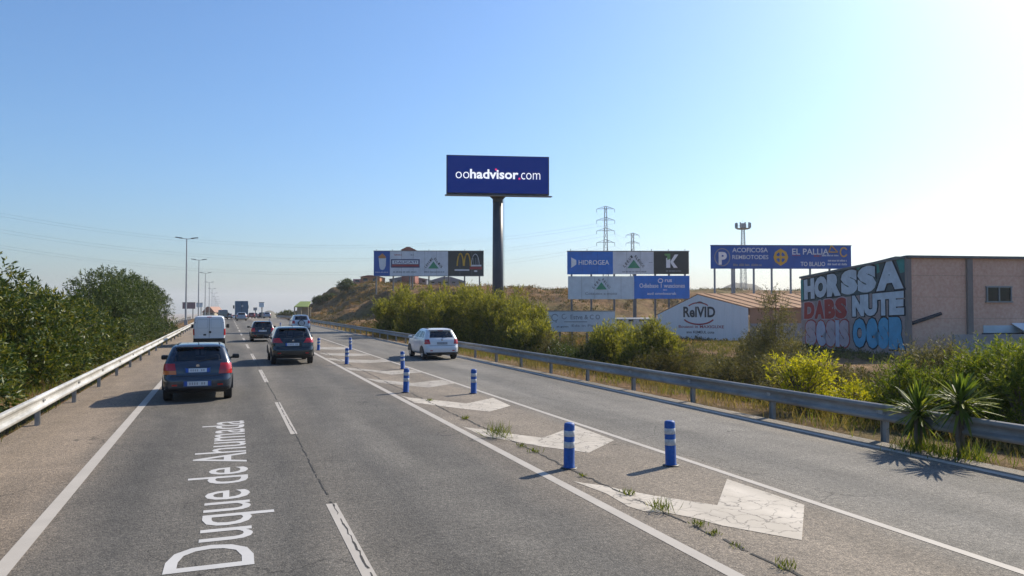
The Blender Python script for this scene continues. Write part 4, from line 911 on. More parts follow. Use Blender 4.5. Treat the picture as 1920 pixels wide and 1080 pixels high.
# ------------------------------------------------------------------ pylons, mast, cables
M['lattice'] = varied('grey_lattice_steel', (.22, .24, .26), (.30, .32, .34), 1, .6, 0, .2)
def lattice(mb_, zs_, ws, r):
    for (z0, w0), (z1, w1) in zip(list(zip(zs_, ws))[:-1], list(zip(zs_, ws))[1:]):
        c0 = [(sx*w0/2, sy*w0/2, z0) for sx, sy in ((-1, -1), (1, -1), (1, 1), (-1, 1))]; c1 = [(sx*w1/2, sy*w1/2, z1) for sx, sy in ((-1, -1), (1, -1), (1, 1), (-1, 1))]
        for i in range(4):
            j = (i+1) % 4; mb_.tube([c0[i], c1[i]], r, 4, False); mb_.tube([c0[i], c1[j]], r*.6, 3, False); mb_.tube([c0[j], c1[i]], r*.6, 3, False); mb_.tube([c1[i], c1[j]], r*.6, 3, False)
def pylon(label, px, top_py, d, arm_pys, arm_px, rot=0):
    p = A(px, top_py, d); gz = zt1(p.x, p.y); root = thing('pylon', label, 'pylon', (p.x, p.y, gz), RZ+rot, 'power line pylons'); H = p.z-gz; k_ = d/F_PX; W_ = 15*k_
    zs_ = list(np.linspace(0, H, 15)); ws = [W_*.28+W_*.75*max(0, 1-z/H)**1.4 for z in zs_]; mb_ = MB(); lattice(mb_, zs_, ws, .11*d/400); part('mast', mb_, 'lattice', root)
    tips = []
    for ap in arm_pys:
        z = A(px, ap, d).z-gz; hw = arm_px/2*k_
        mb_ = MB()
        for s in (-1, 1):
            for yy in (-.8, .8): mb_.tube([(0, yy, z+.2), (s*hw, 0, z)], .09*d/400, 4, False); mb_.tube([(0, yy, z+1.6), (s*hw, 0, z)], .09*d/400, 4, False)
            for f in (.3, .6): mb_.tube([(s*hw*f, 0, z), (s*hw*f, 0, z+1.4*(1-f))], .06*d/400, 3, False)
        arm = part('cross_arm', mb_, 'lattice', root)
        for s in (-1, 1):
            mb_ = MB(); mb_.tube([(s*hw, 0, z), (s*hw, 0, z-1.8)], [.12, .12], 5); part('insulator', mb_, 'lattice', arm)
            tips.append(Matrix.Translation(root.location) @ Matrix.Rotation(RZ+rot, 4, 'Z') @ Vector((s*hw, 0, z-1.8)))
    return tips
tips = pylon('tall four armed lattice pylon above the two storey billboard', 1135.5, 388, 400, (392, 413, 433, 455), 34)
t2 = pylon('smaller two armed lattice pylon right of the tall one', 1186, 438, 520, (441, 456), 25)
CAB = ['uppermost', 'second', 'third', 'fourth', 'fifth', 'lowest']
ends = [(-360, 318), (-360, 326), (-360, 352), (-360, 360), (-360, 384), (-360, 391)]
for k, (ex, ey) in enumerate(ends):
    a = tips[k+2]; b = A(ex, ey, 320); m_ = MB(); n = 60; sag = 21+.5*(k % 2)
    m_.tube([a.lerp(b, i/n)-Vector((0, 0, 4*sag*(i/n)*(1-i/n))) for i in range(n+1)], .035, 4); o = part('power_cable', m_, 'lattice', None)
    tag(o, '%s thin power cable sagging across the sky left of the tall pylon' % CAB[k], 'cable', 'power cables')
for k in range(4):
    a = tips[k*2 if k < 2 else k*2+1]; b = t2[k]; m_ = MB(); n = 20
    m_.tube([a.lerp(b, i/n)-Vector((0, 0, 12*(i/n)*(1-i/n))) for i in range(n+1)], .03, 4); o = part('power_cable', m_, 'lattice', None); tag(o, ('upper left', 'upper right', 'lower left', 'lower right')[k]+' short cable strung between the two lattice pylons', 'cable', 'power cables')
p = A(1393, 418, 300); gz = zt1(p.x, p.y); root = thing('communication_mast', 'slim lattice phone mast with antenna platform above the long blue billboard', 'mast', (p.x, p.y, gz), RZ); H = p.z-gz; k_ = 300/F_PX
mb = MB(); lattice(mb, list(np.linspace(0, H-1.6, 17)), [2.4-1.4*i/16 for i in range(17)], .09); part('mast', mb, 'lattice', root)
mb = MB(); mb.tube([(0, 0, H-2.6), (0, 0, H-2.2)], [2.2, 3.1], 8); part('platform', mb, 'lattice', root)
for i in range(10):
    a = i*math.pi/5+.3; mb = MB(); mb.box((2.9*math.cos(a), 2.9*math.sin(a), H-1.0), (.5, .45, 2.0), a); part('antenna', mb, 'b_grey', root)
mb = MB(); mb.rbox((0, 0, H-1.1), (1.5, 1.5, 1.9), .1); part('cabinet', mb, 'lattice', root)
mb = MB(); mb.tube([(0, 0, H-1.6), (0, 0, H+1.5)], .06, 5); part('spike', mb, 'lattice', root)
mb = MB(); mb.tube([(2.9*math.cos(i*math.pi/8), 2.9*math.sin(i*math.pi/8), H-1.2) for i in range(17)], .05, 4); part('railing', mb, 'lattice', root)

# ------------------------------------------------------------------ small far things
def far_board(label, px0, px1, py0, py1, d, m, legs=(.2, .8), foot=598, name='billboard', cat='billboard'):
    c = A((px0+px1)/2, foot, d); gz = zt1(c.x, c.y); k_ = d/F_PX; root = thing(name, label, cat, (c.x, c.y, gz), RZ)
    za, zb_ = A((px0+px1)/2, py1, d).z-gz, A((px0+px1)/2, py0, d).z-gz; w = (px1-px0)*k_
    mb_ = MB(); mb_.box((0, 0, (za+zb_)/2), (w, .15, zb_-za)); part('panel', mb_, m, root)
    mb_ = MB(); mb_.box((0, -.02, zb_), (w+.1, .22, .12)); part('frame', mb_, 'b_post', root)
    for l in legs: mb_ = MB(); mb_.box(((l-.5)*w, .2, zb_/2-.2), (.22, .22, zb_-.2+.4)); part('post', mb_, 'b_post', root)
    return root
cm('b_plum', (.16, .10, .12)); cm('b_brown', (.26, .13, .08))
far_board('plum coloured distant billboard left of the first street lamp', 342, 366, 567, 579, 230, 'b_plum')
far_board('small white distant billboard between the first two street lamps', 368, 380, 568, 576, 240, 'b_pale', (.3, .7))
far_board('tall square road sign on a single post left of the hill', 486, 495, 567, 576, 185, 'b_pale', (.5,), name='road_sign', cat='road sign')
far_board('small road sign panel on thin posts right of the far lorry', 475, 482, 577, 582, 215, 'b_grey', (.5,), name='road_sign', cat='road sign')
def house(label, px0, px1, py_top, py_base, d, wall, roof, name='house', depth=8, ridge=1.2, wins=2):
    a, b = A(px0, py_base, d), A(px1, py_base, d); gz = min(zt1(a.x, a.y), zt1(b.x, b.y))-.5; k_ = d/F_PX; w = (px1-px0)*k_; h = A(px0, py_top, d).z-gz; m0 = (a+b)/2
    root = thing(name, label, 'building', (m0.x, m0.y, gz), RZ, 'far buildings'); hb = h-ridge
    mb_ = MB(); mb_.box((0, depth/2, hb/2), (w, depth, hb)); wl = part('wall', mb_, wall, root)
    if ridge > .3: mb_ = MB(); mb_.prism([(-w/2-.3, hb-.02), (w/2+.3, hb-.02), (w*.12, h), (-w*.12, h)], -.3, depth+.3); part('roof', mb_, roof, root)
    zb_ = A(px0, py_base, d).z-gz
    for i in range(wins):
        x = -w/2+w*(i+.5)/wins; mb_ = MB(); mb_.box((x, -.03, zb_+(hb-zb_)*.55), (w/wins*.45, .08, (hb-zb_)*.4)); wo = part('window', mb_, 'win_glass', root)
        mb_ = MB(); mb_.box((x, -.05, zb_+(hb-zb_)*.33), (w/wins*.5, .14, .12)); part('sill', mb_, 'b_grey', wo)
    return root
cm('h_orange', (.42, .19, .09)); cm('h_pink', (.45, .20, .22)); cm('h_white', (.5, .5, .48)); cm('h_slate', (.20, .22, .26)); cm('h_red', (.26, .09, .06)); cm('h_cream', (.42, .36, .26))
house('orange building on the hill behind the left end of the long billboard', 676, 712, 516, 531, 190, 'h_orange', 'h_red', ridge=.4)
house('small pink building on the hill crest beside the round bush', 662, 678, 521, 531, 192, 'h_pink', 'h_pink', ridge=.3, wins=1)
house('red brick block peeping over the top of the left hill billboard', 753, 778, 463, 500, 200, 'h_red', 'h_red', ridge=.8, wins=3)
house('long slate grey hall seen between the posts of the hill billboard', 730, 800, 518, 533, 210, 'h_slate', 'h_slate', ridge=.8, wins=6)
house('second slate grey hall behind the dark panel of the hill billboard', 805, 870, 519, 533, 215, 'h_slate', 'h_slate', ridge=1.2, wins=5)
house('low white building behind the bush right of the pale billboard', 1152, 1234, 593, 606, 104, 'h_white', 'h_red', ridge=.3, wins=4)
house('brown roofed far building under the street lamps', 380, 402, 575, 590, 260, 'h_cream', 'b_brown', ridge=2.0, wins=2)
# canopy with a green roof at the foot of the hill
c = A(566, 596, 150); gz = zt1(c.x, c.y); k_ = 150/F_PX; root = thing('roadside_shelter', 'small roadside shelter with light green roof at the foot of the hill', 'shelter', (c.x, c.y, gz), RZ)
w, h = 26*k_, A(566, 566, 150).z-gz; cm('h_lime', (.28, .34, .10)); cm('h_post', (.30, .25, .17))
mb = MB(); mb.add([(-w/2, -.6, h*.72), (w/2, -.6, h*.72), (w/2, 1.6, h), (-w/2+.6, 1.6, h), (-w/2, -.6, h*.76), (w/2, -.6, h*.76), (w/2, 1.6, h+.12), (-w/2+.6, 1.6, h+.12)], [(3, 2, 1, 0), (4, 5, 6, 7), (0, 1, 5, 4), (1, 2, 6, 5), (2, 3, 7, 6), (3, 0, 4, 7)]); part('roof', mb, 'h_lime', root)
for x in (-.48, -.02, .48): mb = MB(); mb.box((x*w, -.5, h*.36), (.22, .2, h*.73)); part('post', mb, 'h_post', root)
mb = MB(); mb.box((0, 1.5, h*.35), (w, .2, h*.8)); part('back_wall', mb, 'h_post', root)
# far hills
M['hill_far'] = varied('hazy_scrub_hill', (.085, .09, .075), (.14, .125, .09), .03, .95, fine=.2)
def far_hill(px0, px1, py_top, d, seed, dep=.25):
    k_ = d/F_PX; n = 40; rng = np.random.default_rng(seed); P = []
    for j in range(9):
        f = j/8; row = []
        for i in range(n+1):
            u = i/n; px = px0+(px1-px0)*u; q = A(px, 575, d*(1+dep*f)); env = math.sin(math.pi*min(1, max(0, u)))**.55*math.sin(math.pi*(.08+.84*f))**.7
            hgt = (A(px, py_top, d).z)*env*(.8+.35*float(fbm(u*6+seed, f*3, seed, 4))); row.append((q.x, q.y, hgt+zt1(q.x, q.y)*(1-env)-2*(1-env)))
        P.append(row)
    m_ = MB(); m_.smooth = True; m_.grid(P); return struct(part('hill', m_, 'hill_far', None))
far_hill(1310, 1475, 522, 520, 5); far_hill(1030, 1150, 533, 600, 6); far_hill(950, 1030, 529, 420, 7); far_hill(1470, 1760, 535, 700, 8); far_hill(700, 960, 528, 700, 9); far_hill(480, 530, 583, 420, 10)

# ------------------------------------------------------------------ vegetation
def leaves_mesh(name, B, Adir, Sdir, L, Wd, m, parent=None, kind=None, curl=.0):
    n = len(B); nrm = np.cross(Adir, Sdir); v = np.empty((n, 4, 3))
    v[:, 0] = B; mid = B+Adir*(L*.45)[:, None]+nrm*(L*curl)[:, None]
    v[:, 1] = mid+Sdir*(Wd*.5)[:, None]; v[:, 2] = B+Adir*L[:, None]; v[:, 3] = mid-Sdir*(Wd*.5)[:, None]
    me = bpy.data.meshes.new(name); me.vertices.add(n*4); me.vertices.foreach_set('co', v.ravel().astype(np.float32))
    me.loops.add(n*4); me.loops.foreach_set('vertex_index', np.arange(n*4, dtype=np.int32)); me.polygons.add(n)
    me.polygons.foreach_set('loop_start', np.arange(0, n*4, 4, dtype=np.int32)); me.polygons.foreach_set('loop_total', np.full(n, 4, dtype=np.int32)); me.update(calc_edges=True)
    return link(name, me, m, parent)
def unit(a): return a/np.maximum(np.linalg.norm(a, axis=-1, keepdims=True), 1e-6)
def foliage(rng, blobs, n, per, ll, lw, spl, up=.4, jitter=.35, rmin=.45, spread=.8, noise=.35):
    blobs = np.array(blobs, float); vol = blobs[:, 3]*blobs[:, 4]*blobs[:, 5]; pick = rng.choice(len(blobs), n, p=(vol**.75)/np.sum(vol**.75))
    d = unit(rng.normal(size=(n, 3))); d[:, 2] = np.where(d[:, 2] < -.85, -d[:, 2], d[:, 2]); rr = rng.uniform(rmin**3, 1, n)**(1/3)
    lump = 1-noise+2*noise*fbm(d[:, 0]*2.2+pick*7.1+5, d[:, 1]*2.2+d[:, 2]*1.7, 4, 3)
    o = blobs[pick, :3]+d*blobs[pick, 3:]*(rr*lump)[:, None]; o[:, 2] = np.maximum(o[:, 2], .03)
    sd_ = unit(d*.8+np.array([0, 0, up])+rng.normal(size=(n, 3))*jitter); sl = spl*rng.uniform(.5, 1.35, n)
    t = np.linspace(.05, 1, per)[None, :]*np.ones((n, 1)); t = t+rng.uniform(-.06, .06, t.shape)
    B = o[:, None, :]+sd_[:, None, :]*(sl[:, None]*t)[:, :, None]; B[:, :, 2] -= (.12*sl[:, None]*t*t)
    r = unit(rng.normal(size=(n, per, 3))); r = unit(r-np.sum(r*sd_[:, None, :], 2, keepdims=True)*sd_[:, None, :])
    Ad = unit(sd_[:, None, :]*(1-spread*.6)+r*spread*(1.1-.5*t)[:, :, None]); S = unit(np.cross(Ad, unit(rng.normal(size=Ad.shape))))
    L = ll*rng.uniform(.65, 1.25, (n, per)); Wd = lw*rng.uniform(.7, 1.25, (n, per))
    return B.reshape(-1, 3), Ad.reshape(-1, 3), S.reshape(-1, 3), L.ravel(), Wd.ravel(), o, sd_, sl
LM = {}
LM['oleander'] = leaf_mat('oleander_leaf', [(.018, .036, .010), (.036, .066, .014), (.055, .085, .018), (.11, .13, .022), (.20, .19, .03)], .25, .3)
LM['hedge'] = leaf_mat('hedge_leaf', [(.018, .036, .012), (.038, .066, .02), (.07, .10, .028), (.11, .135, .038)], .24, .4)
LM['tamarisk'] = leaf_mat('feathery_leaf', [(.07, .085, .022), (.14, .155, .033), (.30, .29, .055), (.11, .125, .035)], .45, .5)
LM['olive'] = leaf_mat('grey_olive_leaf', [(.06, .062, .035), (.11, .108, .055), (.18, .165, .08)], .35, .5)
LM['yellow'] = leaf_mat('yellow_green_leaf', [(.20, .23, .02), (.34, .34, .025), (.42, .38, .03)], .5, .45)
LM['fresh'] = leaf_mat('fresh_green_leaf', [(.05, .08, .014), (.10, .14, .022), (.20, .22, .035)], .42, .45)
LM['dry'] = leaf_mat('dry_grass_blade', [(.13, .10, .045), (.20, .155, .07), (.26, .21, .10), (.09, .085, .03)], .3, .7)
LM['grass'] = leaf_mat('green_grass_blade', [(.05, .08, .014), (.10, .135, .022), (.18, .185, .035)], .4, .6)
LM['scrub'] = leaf_mat('hill_scrub_leaf', [(.04, .045, .018), (.075, .07, .028), (.13, .095, .04), (.065, .07, .022)], .25, .7)
LM['field'] = leaf_mat('field_weed_leaf', [(.05, .06, .022), (.09, .10, .035), (.16, .15, .05), (.12, .10, .045)], .35, .6)
LM['russet'] = leaf_mat('russet_dry_grass', [(.12, .07, .03), (.20, .115, .05), (.27, .165, .07), (.15, .11, .045)], .3, .7)
LM['ditch'] = leaf_mat('ditch_scrub_leaf', [(.035, .04, .018), (.07, .065, .03), (.12, .10, .045), (.05, .06, .02)], .3, .7)
LM['yucca'] = leaf_mat('yucca_leaf', [(.045, .08, .018), (.10, .15, .03), (.22, .25, .05)], .4, .35)
M['bark'] = varied('grey_brown_bark', (.09, .07, .05), (.15, .12, .09), 6, .95)
def lumps(blobs, n, r, seed):               # small clumps sitting on the big masses, so that the crown breaks into light and dark
    rg_ = random.Random(seed); out = []
    for _ in range(n):
        b = rg_.choice(blobs); a = rg_.uniform(0, 2*math.pi); e = rg_.uniform(-.5, 1.4); q = r*rg_.uniform(.6, 1.35)
        out.append((b[0]+b[3]*.92*math.cos(a)*math.cos(e), b[1]+b[4]*.92*math.sin(a)*math.cos(e), max(q*.6, b[2]+b[5]*.92*math.sin(e)), q, q*1.1, q*.85))
    return out
def bush(name, label, x, y, blobs, n, per, ll, lw, spl, m, cat='bush', seed=0, up=.4, group=None, z=None, stems=9, lump=None, **kw):
    rng = np.random.default_rng(seed); z = zt1(x, y) if z is None else z
    root = thing(name, label, cat, (x, y, z-.03), 0, group)
    if lump: blobs = [(b[0], b[1], b[2], b[3]*.80, b[4]*.84, b[5]*.82) for b in blobs]; blobs = blobs+lumps(blobs, lump[0], lump[1], seed)
    B, Ad, S, L, Wd, o, sd_, sl = foliage(rng, blobs, n, per, ll, lw, spl, up, **kw)
    leaves_mesh('crown', B, Ad, S, L, Wd, LM[m], root, curl=.05)
    st = MB(); idx = rng.choice(n, min(n, stems*5), replace=False)
    for i in idx[:stems]:
        e = o[i]; st.tube([(rng.normal()*.12, rng.normal()*.12, -.1), (e[0]*.35+rng.normal()*.1, e[1]*.35+rng.normal()*.1, e[2]*.5), (e[0], e[1], e[2])], [.05, .032, .012], 5, False)
    for i in idx[stems:]:
        e = Vector(o[i]); b = Vector((e.x*.6, e.y*.6, e.z*.62)); st.tube([b, e, e+Vector(sd_[i])*float(sl[i])], [.018, .011, .005], 4, False)
    part('stems', st, 'bark', root); return root
GR = 'hedge bushes along the left guardrail'
bush('oleander_bush', 'low leafy bush at lower left behind the nearest guardrail post', -5.75, 18.6, [(0, 0, .8, 1.3, 1.8, .9), (-.5, -1.9, .7, 1.2, 1.4, .8), (-.3, 2.2, .8, 1.2, 1.6, .9)], 1800, 12, .16, .05, .36, 'oleander', seed=1, lump=(14, .6), group=GR)
bush('oleander_bush', 'large dark oleander at the left edge behind the guardrail', -6.9, 29.5, [(0, 0, 1.9, 1.9, 2.6, 1.7), (.3, 2.4, 1.7, 1.7, 2.2, 1.6), (-.2, -2.6, 1.8, 1.7, 2.0, 1.75), (.8, .5, .7, 1.5, 3.2, .75), (.7, -2.6, .6, 1.5, 2.0, .65), (.7, 3.2, .6, 1.4, 1.6, .65)], 3300, 12, .19, .056, .42, 'oleander', seed=2, lump=(30, .85), group=GR)
bush('oleander_bush', 'tall yellowish oleander sprig clump at the far left edge', -7.9, 25.0, [(0, 0, 2.0, 1.3, 1.5, 2.0), (-.3, .3, 3.0, .7, .8, 1.0)], 1000, 12, .19, .056, .45, 'oleander', seed=12, lump=(12, .5), group=GR, up=.7)
bush('oleander_bush', 'sunlit rounded oleander in front of the taller hedge', -6.3, 37.5, [(0, 0, 1.3, 1.6, 2.6, 1.25), (.2, 2.8, 1.1, 1.4, 2.0, 1.05), (.6, -1.5, .7, 1.3, 2.2, .75), (.5, 2.0, .6, 1.4, 3.0, .65)], 2200, 12, .19, .056, .42, 'oleander', seed=3, lump=(24, .75), group=GR)
bush('tall_hedge_bush', 'tall dense hedge bush, highest in the left row', -6.7, 49, [(0, 0, 2.4, 2.0, 3.2, 1.9), (.2, 2.8, 2.2, 1.8, 2.6, 1.9), (.4, -2.2, 1.8, 1.7, 2.0, 1.6), (.7, 0, .7, 1.6, 4.4, .8)], 3600, 11, .15, .05, .40, 'hedge', seed=4, lump=(28, 1.0), group=GR)
bush('tall_hedge_bush', 'tall dense hedge bush in the middle of the left row', -6.6, 58, [(0, 0, 2.5, 2.0, 3.4, 1.9), (.2, 2.6, 2.2, 1.8, 2.6, 1.8), (.7, 0, .7, 1.6, 4.4, .8)], 2900, 11, .16, .055, .40, 'hedge', seed=5, lump=(28, 1.0), group=GR)
bush('tall_hedge_bush', 'last hedge bush of the left row near the street lamp', -6.5, 68, [(0, 0, 2.2, 1.9, 3.4, 1.8), (.1, 3.0, 1.6, 1.6, 2.2, 1.5), (.7, 0, .7, 1.5, 4.4, .8)], 2400, 11, .17, .06, .40, 'hedge', seed=6, lump=(28, 1.0), group=GR)
GM = 'feathery bushes below the screen billboard'
for k, (px, D_, h, w, lab) in enumerate(((748, 66, 3.0, 1.9, 'leftmost feathery bush of the clump, against the brown slope'), (792, 63, 4.1, 2.1, 'tall feathery bush, second from the left in the clump'), (838, 61, 4.3, 2.2, 'tall feathery bush right above the white hatchback'), (885, 60, 4.1, 2.2, 'feathery bush between white hatchback and billboard column'), (935, 58, 4.2, 2.2, 'feathery bush hiding the foot of the billboard column'), (978, 56, 3.6, 1.9, 'feathery bush just right of the billboard column'), (1004, 52, 2.5, 1.4, 'rightmost low bush of the clump beside the pale billboard'))):
    h *= 1.1; p = A(px, 640, D_); rg = random.Random(k); bl = [(0, 0, h*.26, w*1.0, w*1.0, h*.30), (0, 0, h*.12, w*1.1, w*1.1, h*.16)]+[(rg.uniform(-w, w)*.95, rg.uniform(-w, w)*.8, h*rg.uniform(.32, .78), w*.27, w*.27, h*rg.uniform(.18, .34)) for _ in range(15)]
    bush('feathery_bush', lab, p.x, p.y, bl, 1900, 11, .24, .05, .62, 'tamarisk', seed=20+k, up=1.3, group=GM, jitter=.34, spread=.62, rmin=.35, noise=.5)
for k, (px, D_, h, w, lab) in enumerate(((1158, 41, 3.4, 1.6, 'left half of the dark willow like bush beside the pale billboard'), (1212, 39, 3.2, 1.8, 'right half of the dark willow like bush before the white gable'))):
    p = A(px, 640, D_); bl = [(0, 0, h*.30, w*.9, w*.9, h*.34), (.5, .2, h*.65, w*.5, w*.5, h*.38), (-.7, 0, h*.6, w*.5, w*.5, h*.38), (.9, -.4, h*.45, w*.5, w*.5, h*.35)]
    bush('willow_bush', lab, p.x, p.y, bl, 1400, 12, .20, .038, .6, 'tamarisk', seed=40+k, up=1.0, jitter=.4, spread=.6, noise=.55, lump=(14, .5))
p = A(1452, 650, 33); bush('olive_shrub', 'tall sparse grey green shrub left of the graffiti wall', p.x, p.y, [(0, 0, 2.1, 1.2, 1.2, 1.9), (-.8, 0, 1.8, .9, .9, 1.5), (.8, .2, 1.7, .9, .9, 1.4), (.1, .1, 4.1, .55, .55, 1.0), (0, 0, .8, 1.4, 1.4, .8)], 2000, 11, .13, .026, .5, 'olive', seed=50, up=.9, noise=.5)
p = A(1510, 740, 18.5); bush('yellow_shrub', 'bright yellow green shrub behind the right guardrail', p.x, p.y, [(0, 0, .75, .55, .5, .45), (-.42, .1, 1.05, .34, .3, .26), (.42, 0, 1.1, .34, .3, .25)], 300, 13, .11, .024, .42, 'yellow', seed=51, up=.5, rmin=.1, jitter=.6, noise=.5)
p = A(1600, 770, 17.5); bush('yellow_shrub', 'small yellow green sprigs beside the bright shrub behind the rail', p.x, p.y, [(0, 0, .5, .55, .4, .4)], 180, 11, .10, .024, .3, 'yellow', seed=52, up=.5, rmin=.2)
p = A(1705, 770, 16.5); bush('yellow_shrub', 'yellowish tall sprigs above the two yuccas', p.x, p.y, [(0, 0, .6, .6, .6, .6), (-.2, .1, .9, .4, .4, .45)], 420, 12, .12, .026, .42, 'fresh', seed=53, up=.9, rmin=.2)
p = A(1695, 700, 24); bush('olive_shrub', 'greyish twiggy shrub in front of the blue graffiti', p.x, p.y, [(0, 0, 1.0, .9, .9, 1.0), (.6, .2, 1.5, .6, .6, 1.0)], 900, 10, .12, .022, .5, 'olive', seed=54, up=.9, noise=.5)
p = A(1770, 700, 20); bush('olive_shrub', 'pale feathery shrub before the tan wall', p.x, p.y, [(0, 0, 1.3, 1.1, 1.0, 1.15), (.5, .2, 1.8, .6, .6, .8), (-.5, .2, 1.7, .5, .5, .8)], 1300, 11, .12, .022, .5, 'olive', seed=55, up=1.0, noise=.5)
p = A(1862, 740, 16.5); bush('green_shrub', 'dense green bush at the right edge behind the guardrail', p.x, p.y, [(0, 0, 1.1, 1.2, 1.0, 1.1), (.6, .2, 1.5, .8, .7, .8), (-.5, .1, 1.3, .7, .7, .8)], 2000, 12, .12, .024, .42, 'fresh', seed=56, up=.9, noise=.45)
p = A(1935, 740, 15.0); bush('green_shrub', 'bush cut by the right edge of the picture', p.x, p.y, [(0, 0, 1.0, 1.0, 1.0, 1.0), (.3, .2, 1.5, .6, .6, .7)], 1100, 12, .12, .024, .42, 'fresh', seed=57, up=.9, noise=.45)
for k, (px, D_, h, w, lab) in enumerate(((1042, 46, 1.5, 1.2, 'dark scrubby bush under the left end of the pale billboard'), (1085, 40, 1.3, 1.2, 'low dark bush under the middle of the pale billboard'), (1275, 40, 1.5, 1.5, 'dark low bush below the left edge of the white gable'), (1330, 34, 1.3, 1.4, 'dark tangled bush below the middle of the white gable'), (1392, 30, 1.4, 1.3, 'dark tangled bush below the right eave of the white gable'), (1420, 42, 2.2, 1.3, 'dark bush against the right corner of the gable shed'), (1545, 30, 1.5, 1.6, 'dark bush below the red graffiti letters'), (1610, 26, 1.3, 1.4, 'dark bush below the blue graffiti letters'), (1500, 25, 1.5, 1.3, 'dark bush just behind the bright yellow shrub'), (1240, 30, 1.1, 1.2, 'low dark bush close behind the rail below the willow like bush'))):
    h *= 1.5; w *= 1.15; p = A(px, 640, D_); rg = random.Random(k+90); bl = [(0, 0, h*.35, w, w, h*.4)]+[(rg.uniform(-w, w)*.9, rg.uniform(-w, w)*.7, h*rg.uniform(.4, .75), w*.32, w*.32, h*.3) for _ in range(6)]
    bush('scrub_bush', lab, p.x, p.y, bl, 900, 10, .15, .032, .42, ('ditch', 'hedge', 'ditch', 'olive', 'ditch')[k % 5], seed=110+k, up=.9, group='dark bushes in the ditch', noise=.5)
# bushes on the hill crest and nose
for k, (px, D_, h, w, lab) in enumerate(((649, 176, 2.6, 1.8, 'round green bush on top of the hill beside the pink building'), (622, 180, 1.6, 1.4, 'low bush just left of the round bush on the hill'), (598, 186, 1.8, 1.3, 'bush halfway up the far edge of the hill'), (572, 190, 1.6, 1.4, 'bush low on the far edge of the hill'), (538, 194, 1.9, 2.2, 'dark bush at the very foot of the hill nose'))):
    p = A(px, 540, D_); bush('hill_bush', lab, p.x, p.y, [(0, 0, h*.4, w, w, h*.5), (w*.5, 0, h*.3, w*.8, w*.7, h*.4), (-w*.4, 0, h*.25, w*.8, w*.7, h*.35)], 520, 8, .28, .13, .45, 'hedge', seed=70+k, group='bushes on the hill edge')
# yuccas at the right rail
def yucca(label, px, X, crown_py, seed, r=.66, n=130):
    p = at_x(px, X); d_ = p.dot(FWD); rng = np.random.default_rng(seed); hz = A(px, crown_py, d_).z
    root = thing('yucca', label, 'yucca', (p.x, p.y, -.08), 0, 'yuccas at the right guardrail'); hz += .08
    st = MB(); st.smooth = True; st.tube([(.1, .05, -.1), (.05, .02, hz*.5), (0, 0, hz)], [.045, .035, .04], 8); part('trunk', st, 'bark', root)
    st = MB(); st.smooth = True; st.tube([(-.05, -.05, -.1), (-.12, -.03, hz*.4), (-.06, 0, hz*.85)], [.04, .032, .036], 8); part('trunk', st, 'bark', root)
    m_ = MB()
    for i in range(n):
        az = rng.uniform(0, 2*math.pi); el = rng.uniform(-1.25, 1.4) if i > n*.3 else rng.uniform(.1, 1.5); L = r*rng.uniform(.65, 1.1)*(1 if el > -.2 else .85); dv = Vector((math.cos(az)*math.cos(el), math.sin(az)*math.cos(el), math.sin(el))); sdv = Vector((-math.sin(az), math.cos(az), 0)); w = .026; b = Vector((0, 0, hz+rng.uniform(-.12, .05)))
        drop = Vector((0, 0, -1))*L*rng.uniform(.05, .28); pts = [b, b+dv*L*.45+drop*.2, b+dv*L*.8+drop*.65, b+dv*L+drop]; ws = [w*.7, w, w*.7, .003]
        m_.grid([[tuple(q-sdv*wq), tuple(q+Vector((0, 0, -.006))), tuple(q+sdv*wq)] for q, wq in zip(pts, ws)])
    part('leaf_rosette', m_, LM['yucca'], root)
    n2 = 260; bb = np.stack([rng.normal(size=n2)*.22, rng.normal(size=n2)*.22, np.zeros(n2)], 1); Ad = unit(np.stack([rng.normal(size=n2)*.5, rng.normal(size=n2)*.5, np.ones(n2)], 1)); S = unit(np.cross(Ad, unit(rng.normal(size=(n2, 3)))))
    leaves_mesh('basal_blades', bb, Ad, S, .42*rng.uniform(.4, 1.1, n2), np.full(n2, .016), LM['grass'], root, curl=.06)['kind'] = 'stuff'
yucca('left spiky yucca growing through the right guardrail', 1722, 11.36, 768, 1); yucca('right spiky yucca growing through the right guardrail', 1800, 11.42, 752, 2, .62)
# grasses: uncountable, one object each
def blades(name, label, cat, pts, h, w, m, seed, lean=.35, per=1):
    rng = np.random.default_rng(seed); P = np.repeat(np.array(pts, float), per, 0); n = len(P); P[:, :2] += rng.normal(size=(n, 2))*.05
    Ad = unit(np.stack([rng.normal(size=n)*lean, rng.normal(size=n)*lean, np.ones(n)], 1)); S = unit(np.cross(Ad, unit(rng.normal(size=(n, 3)))))
    o = leaves_mesh(name, P, Ad, S, h*rng.uniform(.45, 1.3, n), w*rng.uniform(.7, 1.3, n), LM[m], None, curl=.06); o['kind'] = 'stuff'; o['label'] = label; o['category'] = cat; return o
def scatter(rng, n, x0, x1, y0, y1, mask=None, fall=1.0):
    X = rng.uniform(x0, x1, n); Y = y0+(y1-y0)*rng.uniform(0, 1, n)**fall
    if mask is not None: k = mask(X, Y) > rng.uniform(0, 1, n); X, Y = X[k], Y[k]
    return np.stack([X, Y, zt(X, Y)-.03], 1)
rg = np.random.default_rng(5)
clump = lambda sc, lo, hi, s: (lambda X, Y: sstep(lo, hi, fbm(X*sc, Y*sc, s, 3)))
verge = lambda X: sstep(11.25, 11.9, X)
blades('dry_grass', 'dry straw coloured grass under the right guardrail', 'grass', scatter(rg, 26000, 11.3, 15, 4, 85, lambda X, Y: clump(.8, .35, .6, 31)(X, Y)*verge(X), 1.4), .36, .016, 'dry', 6)
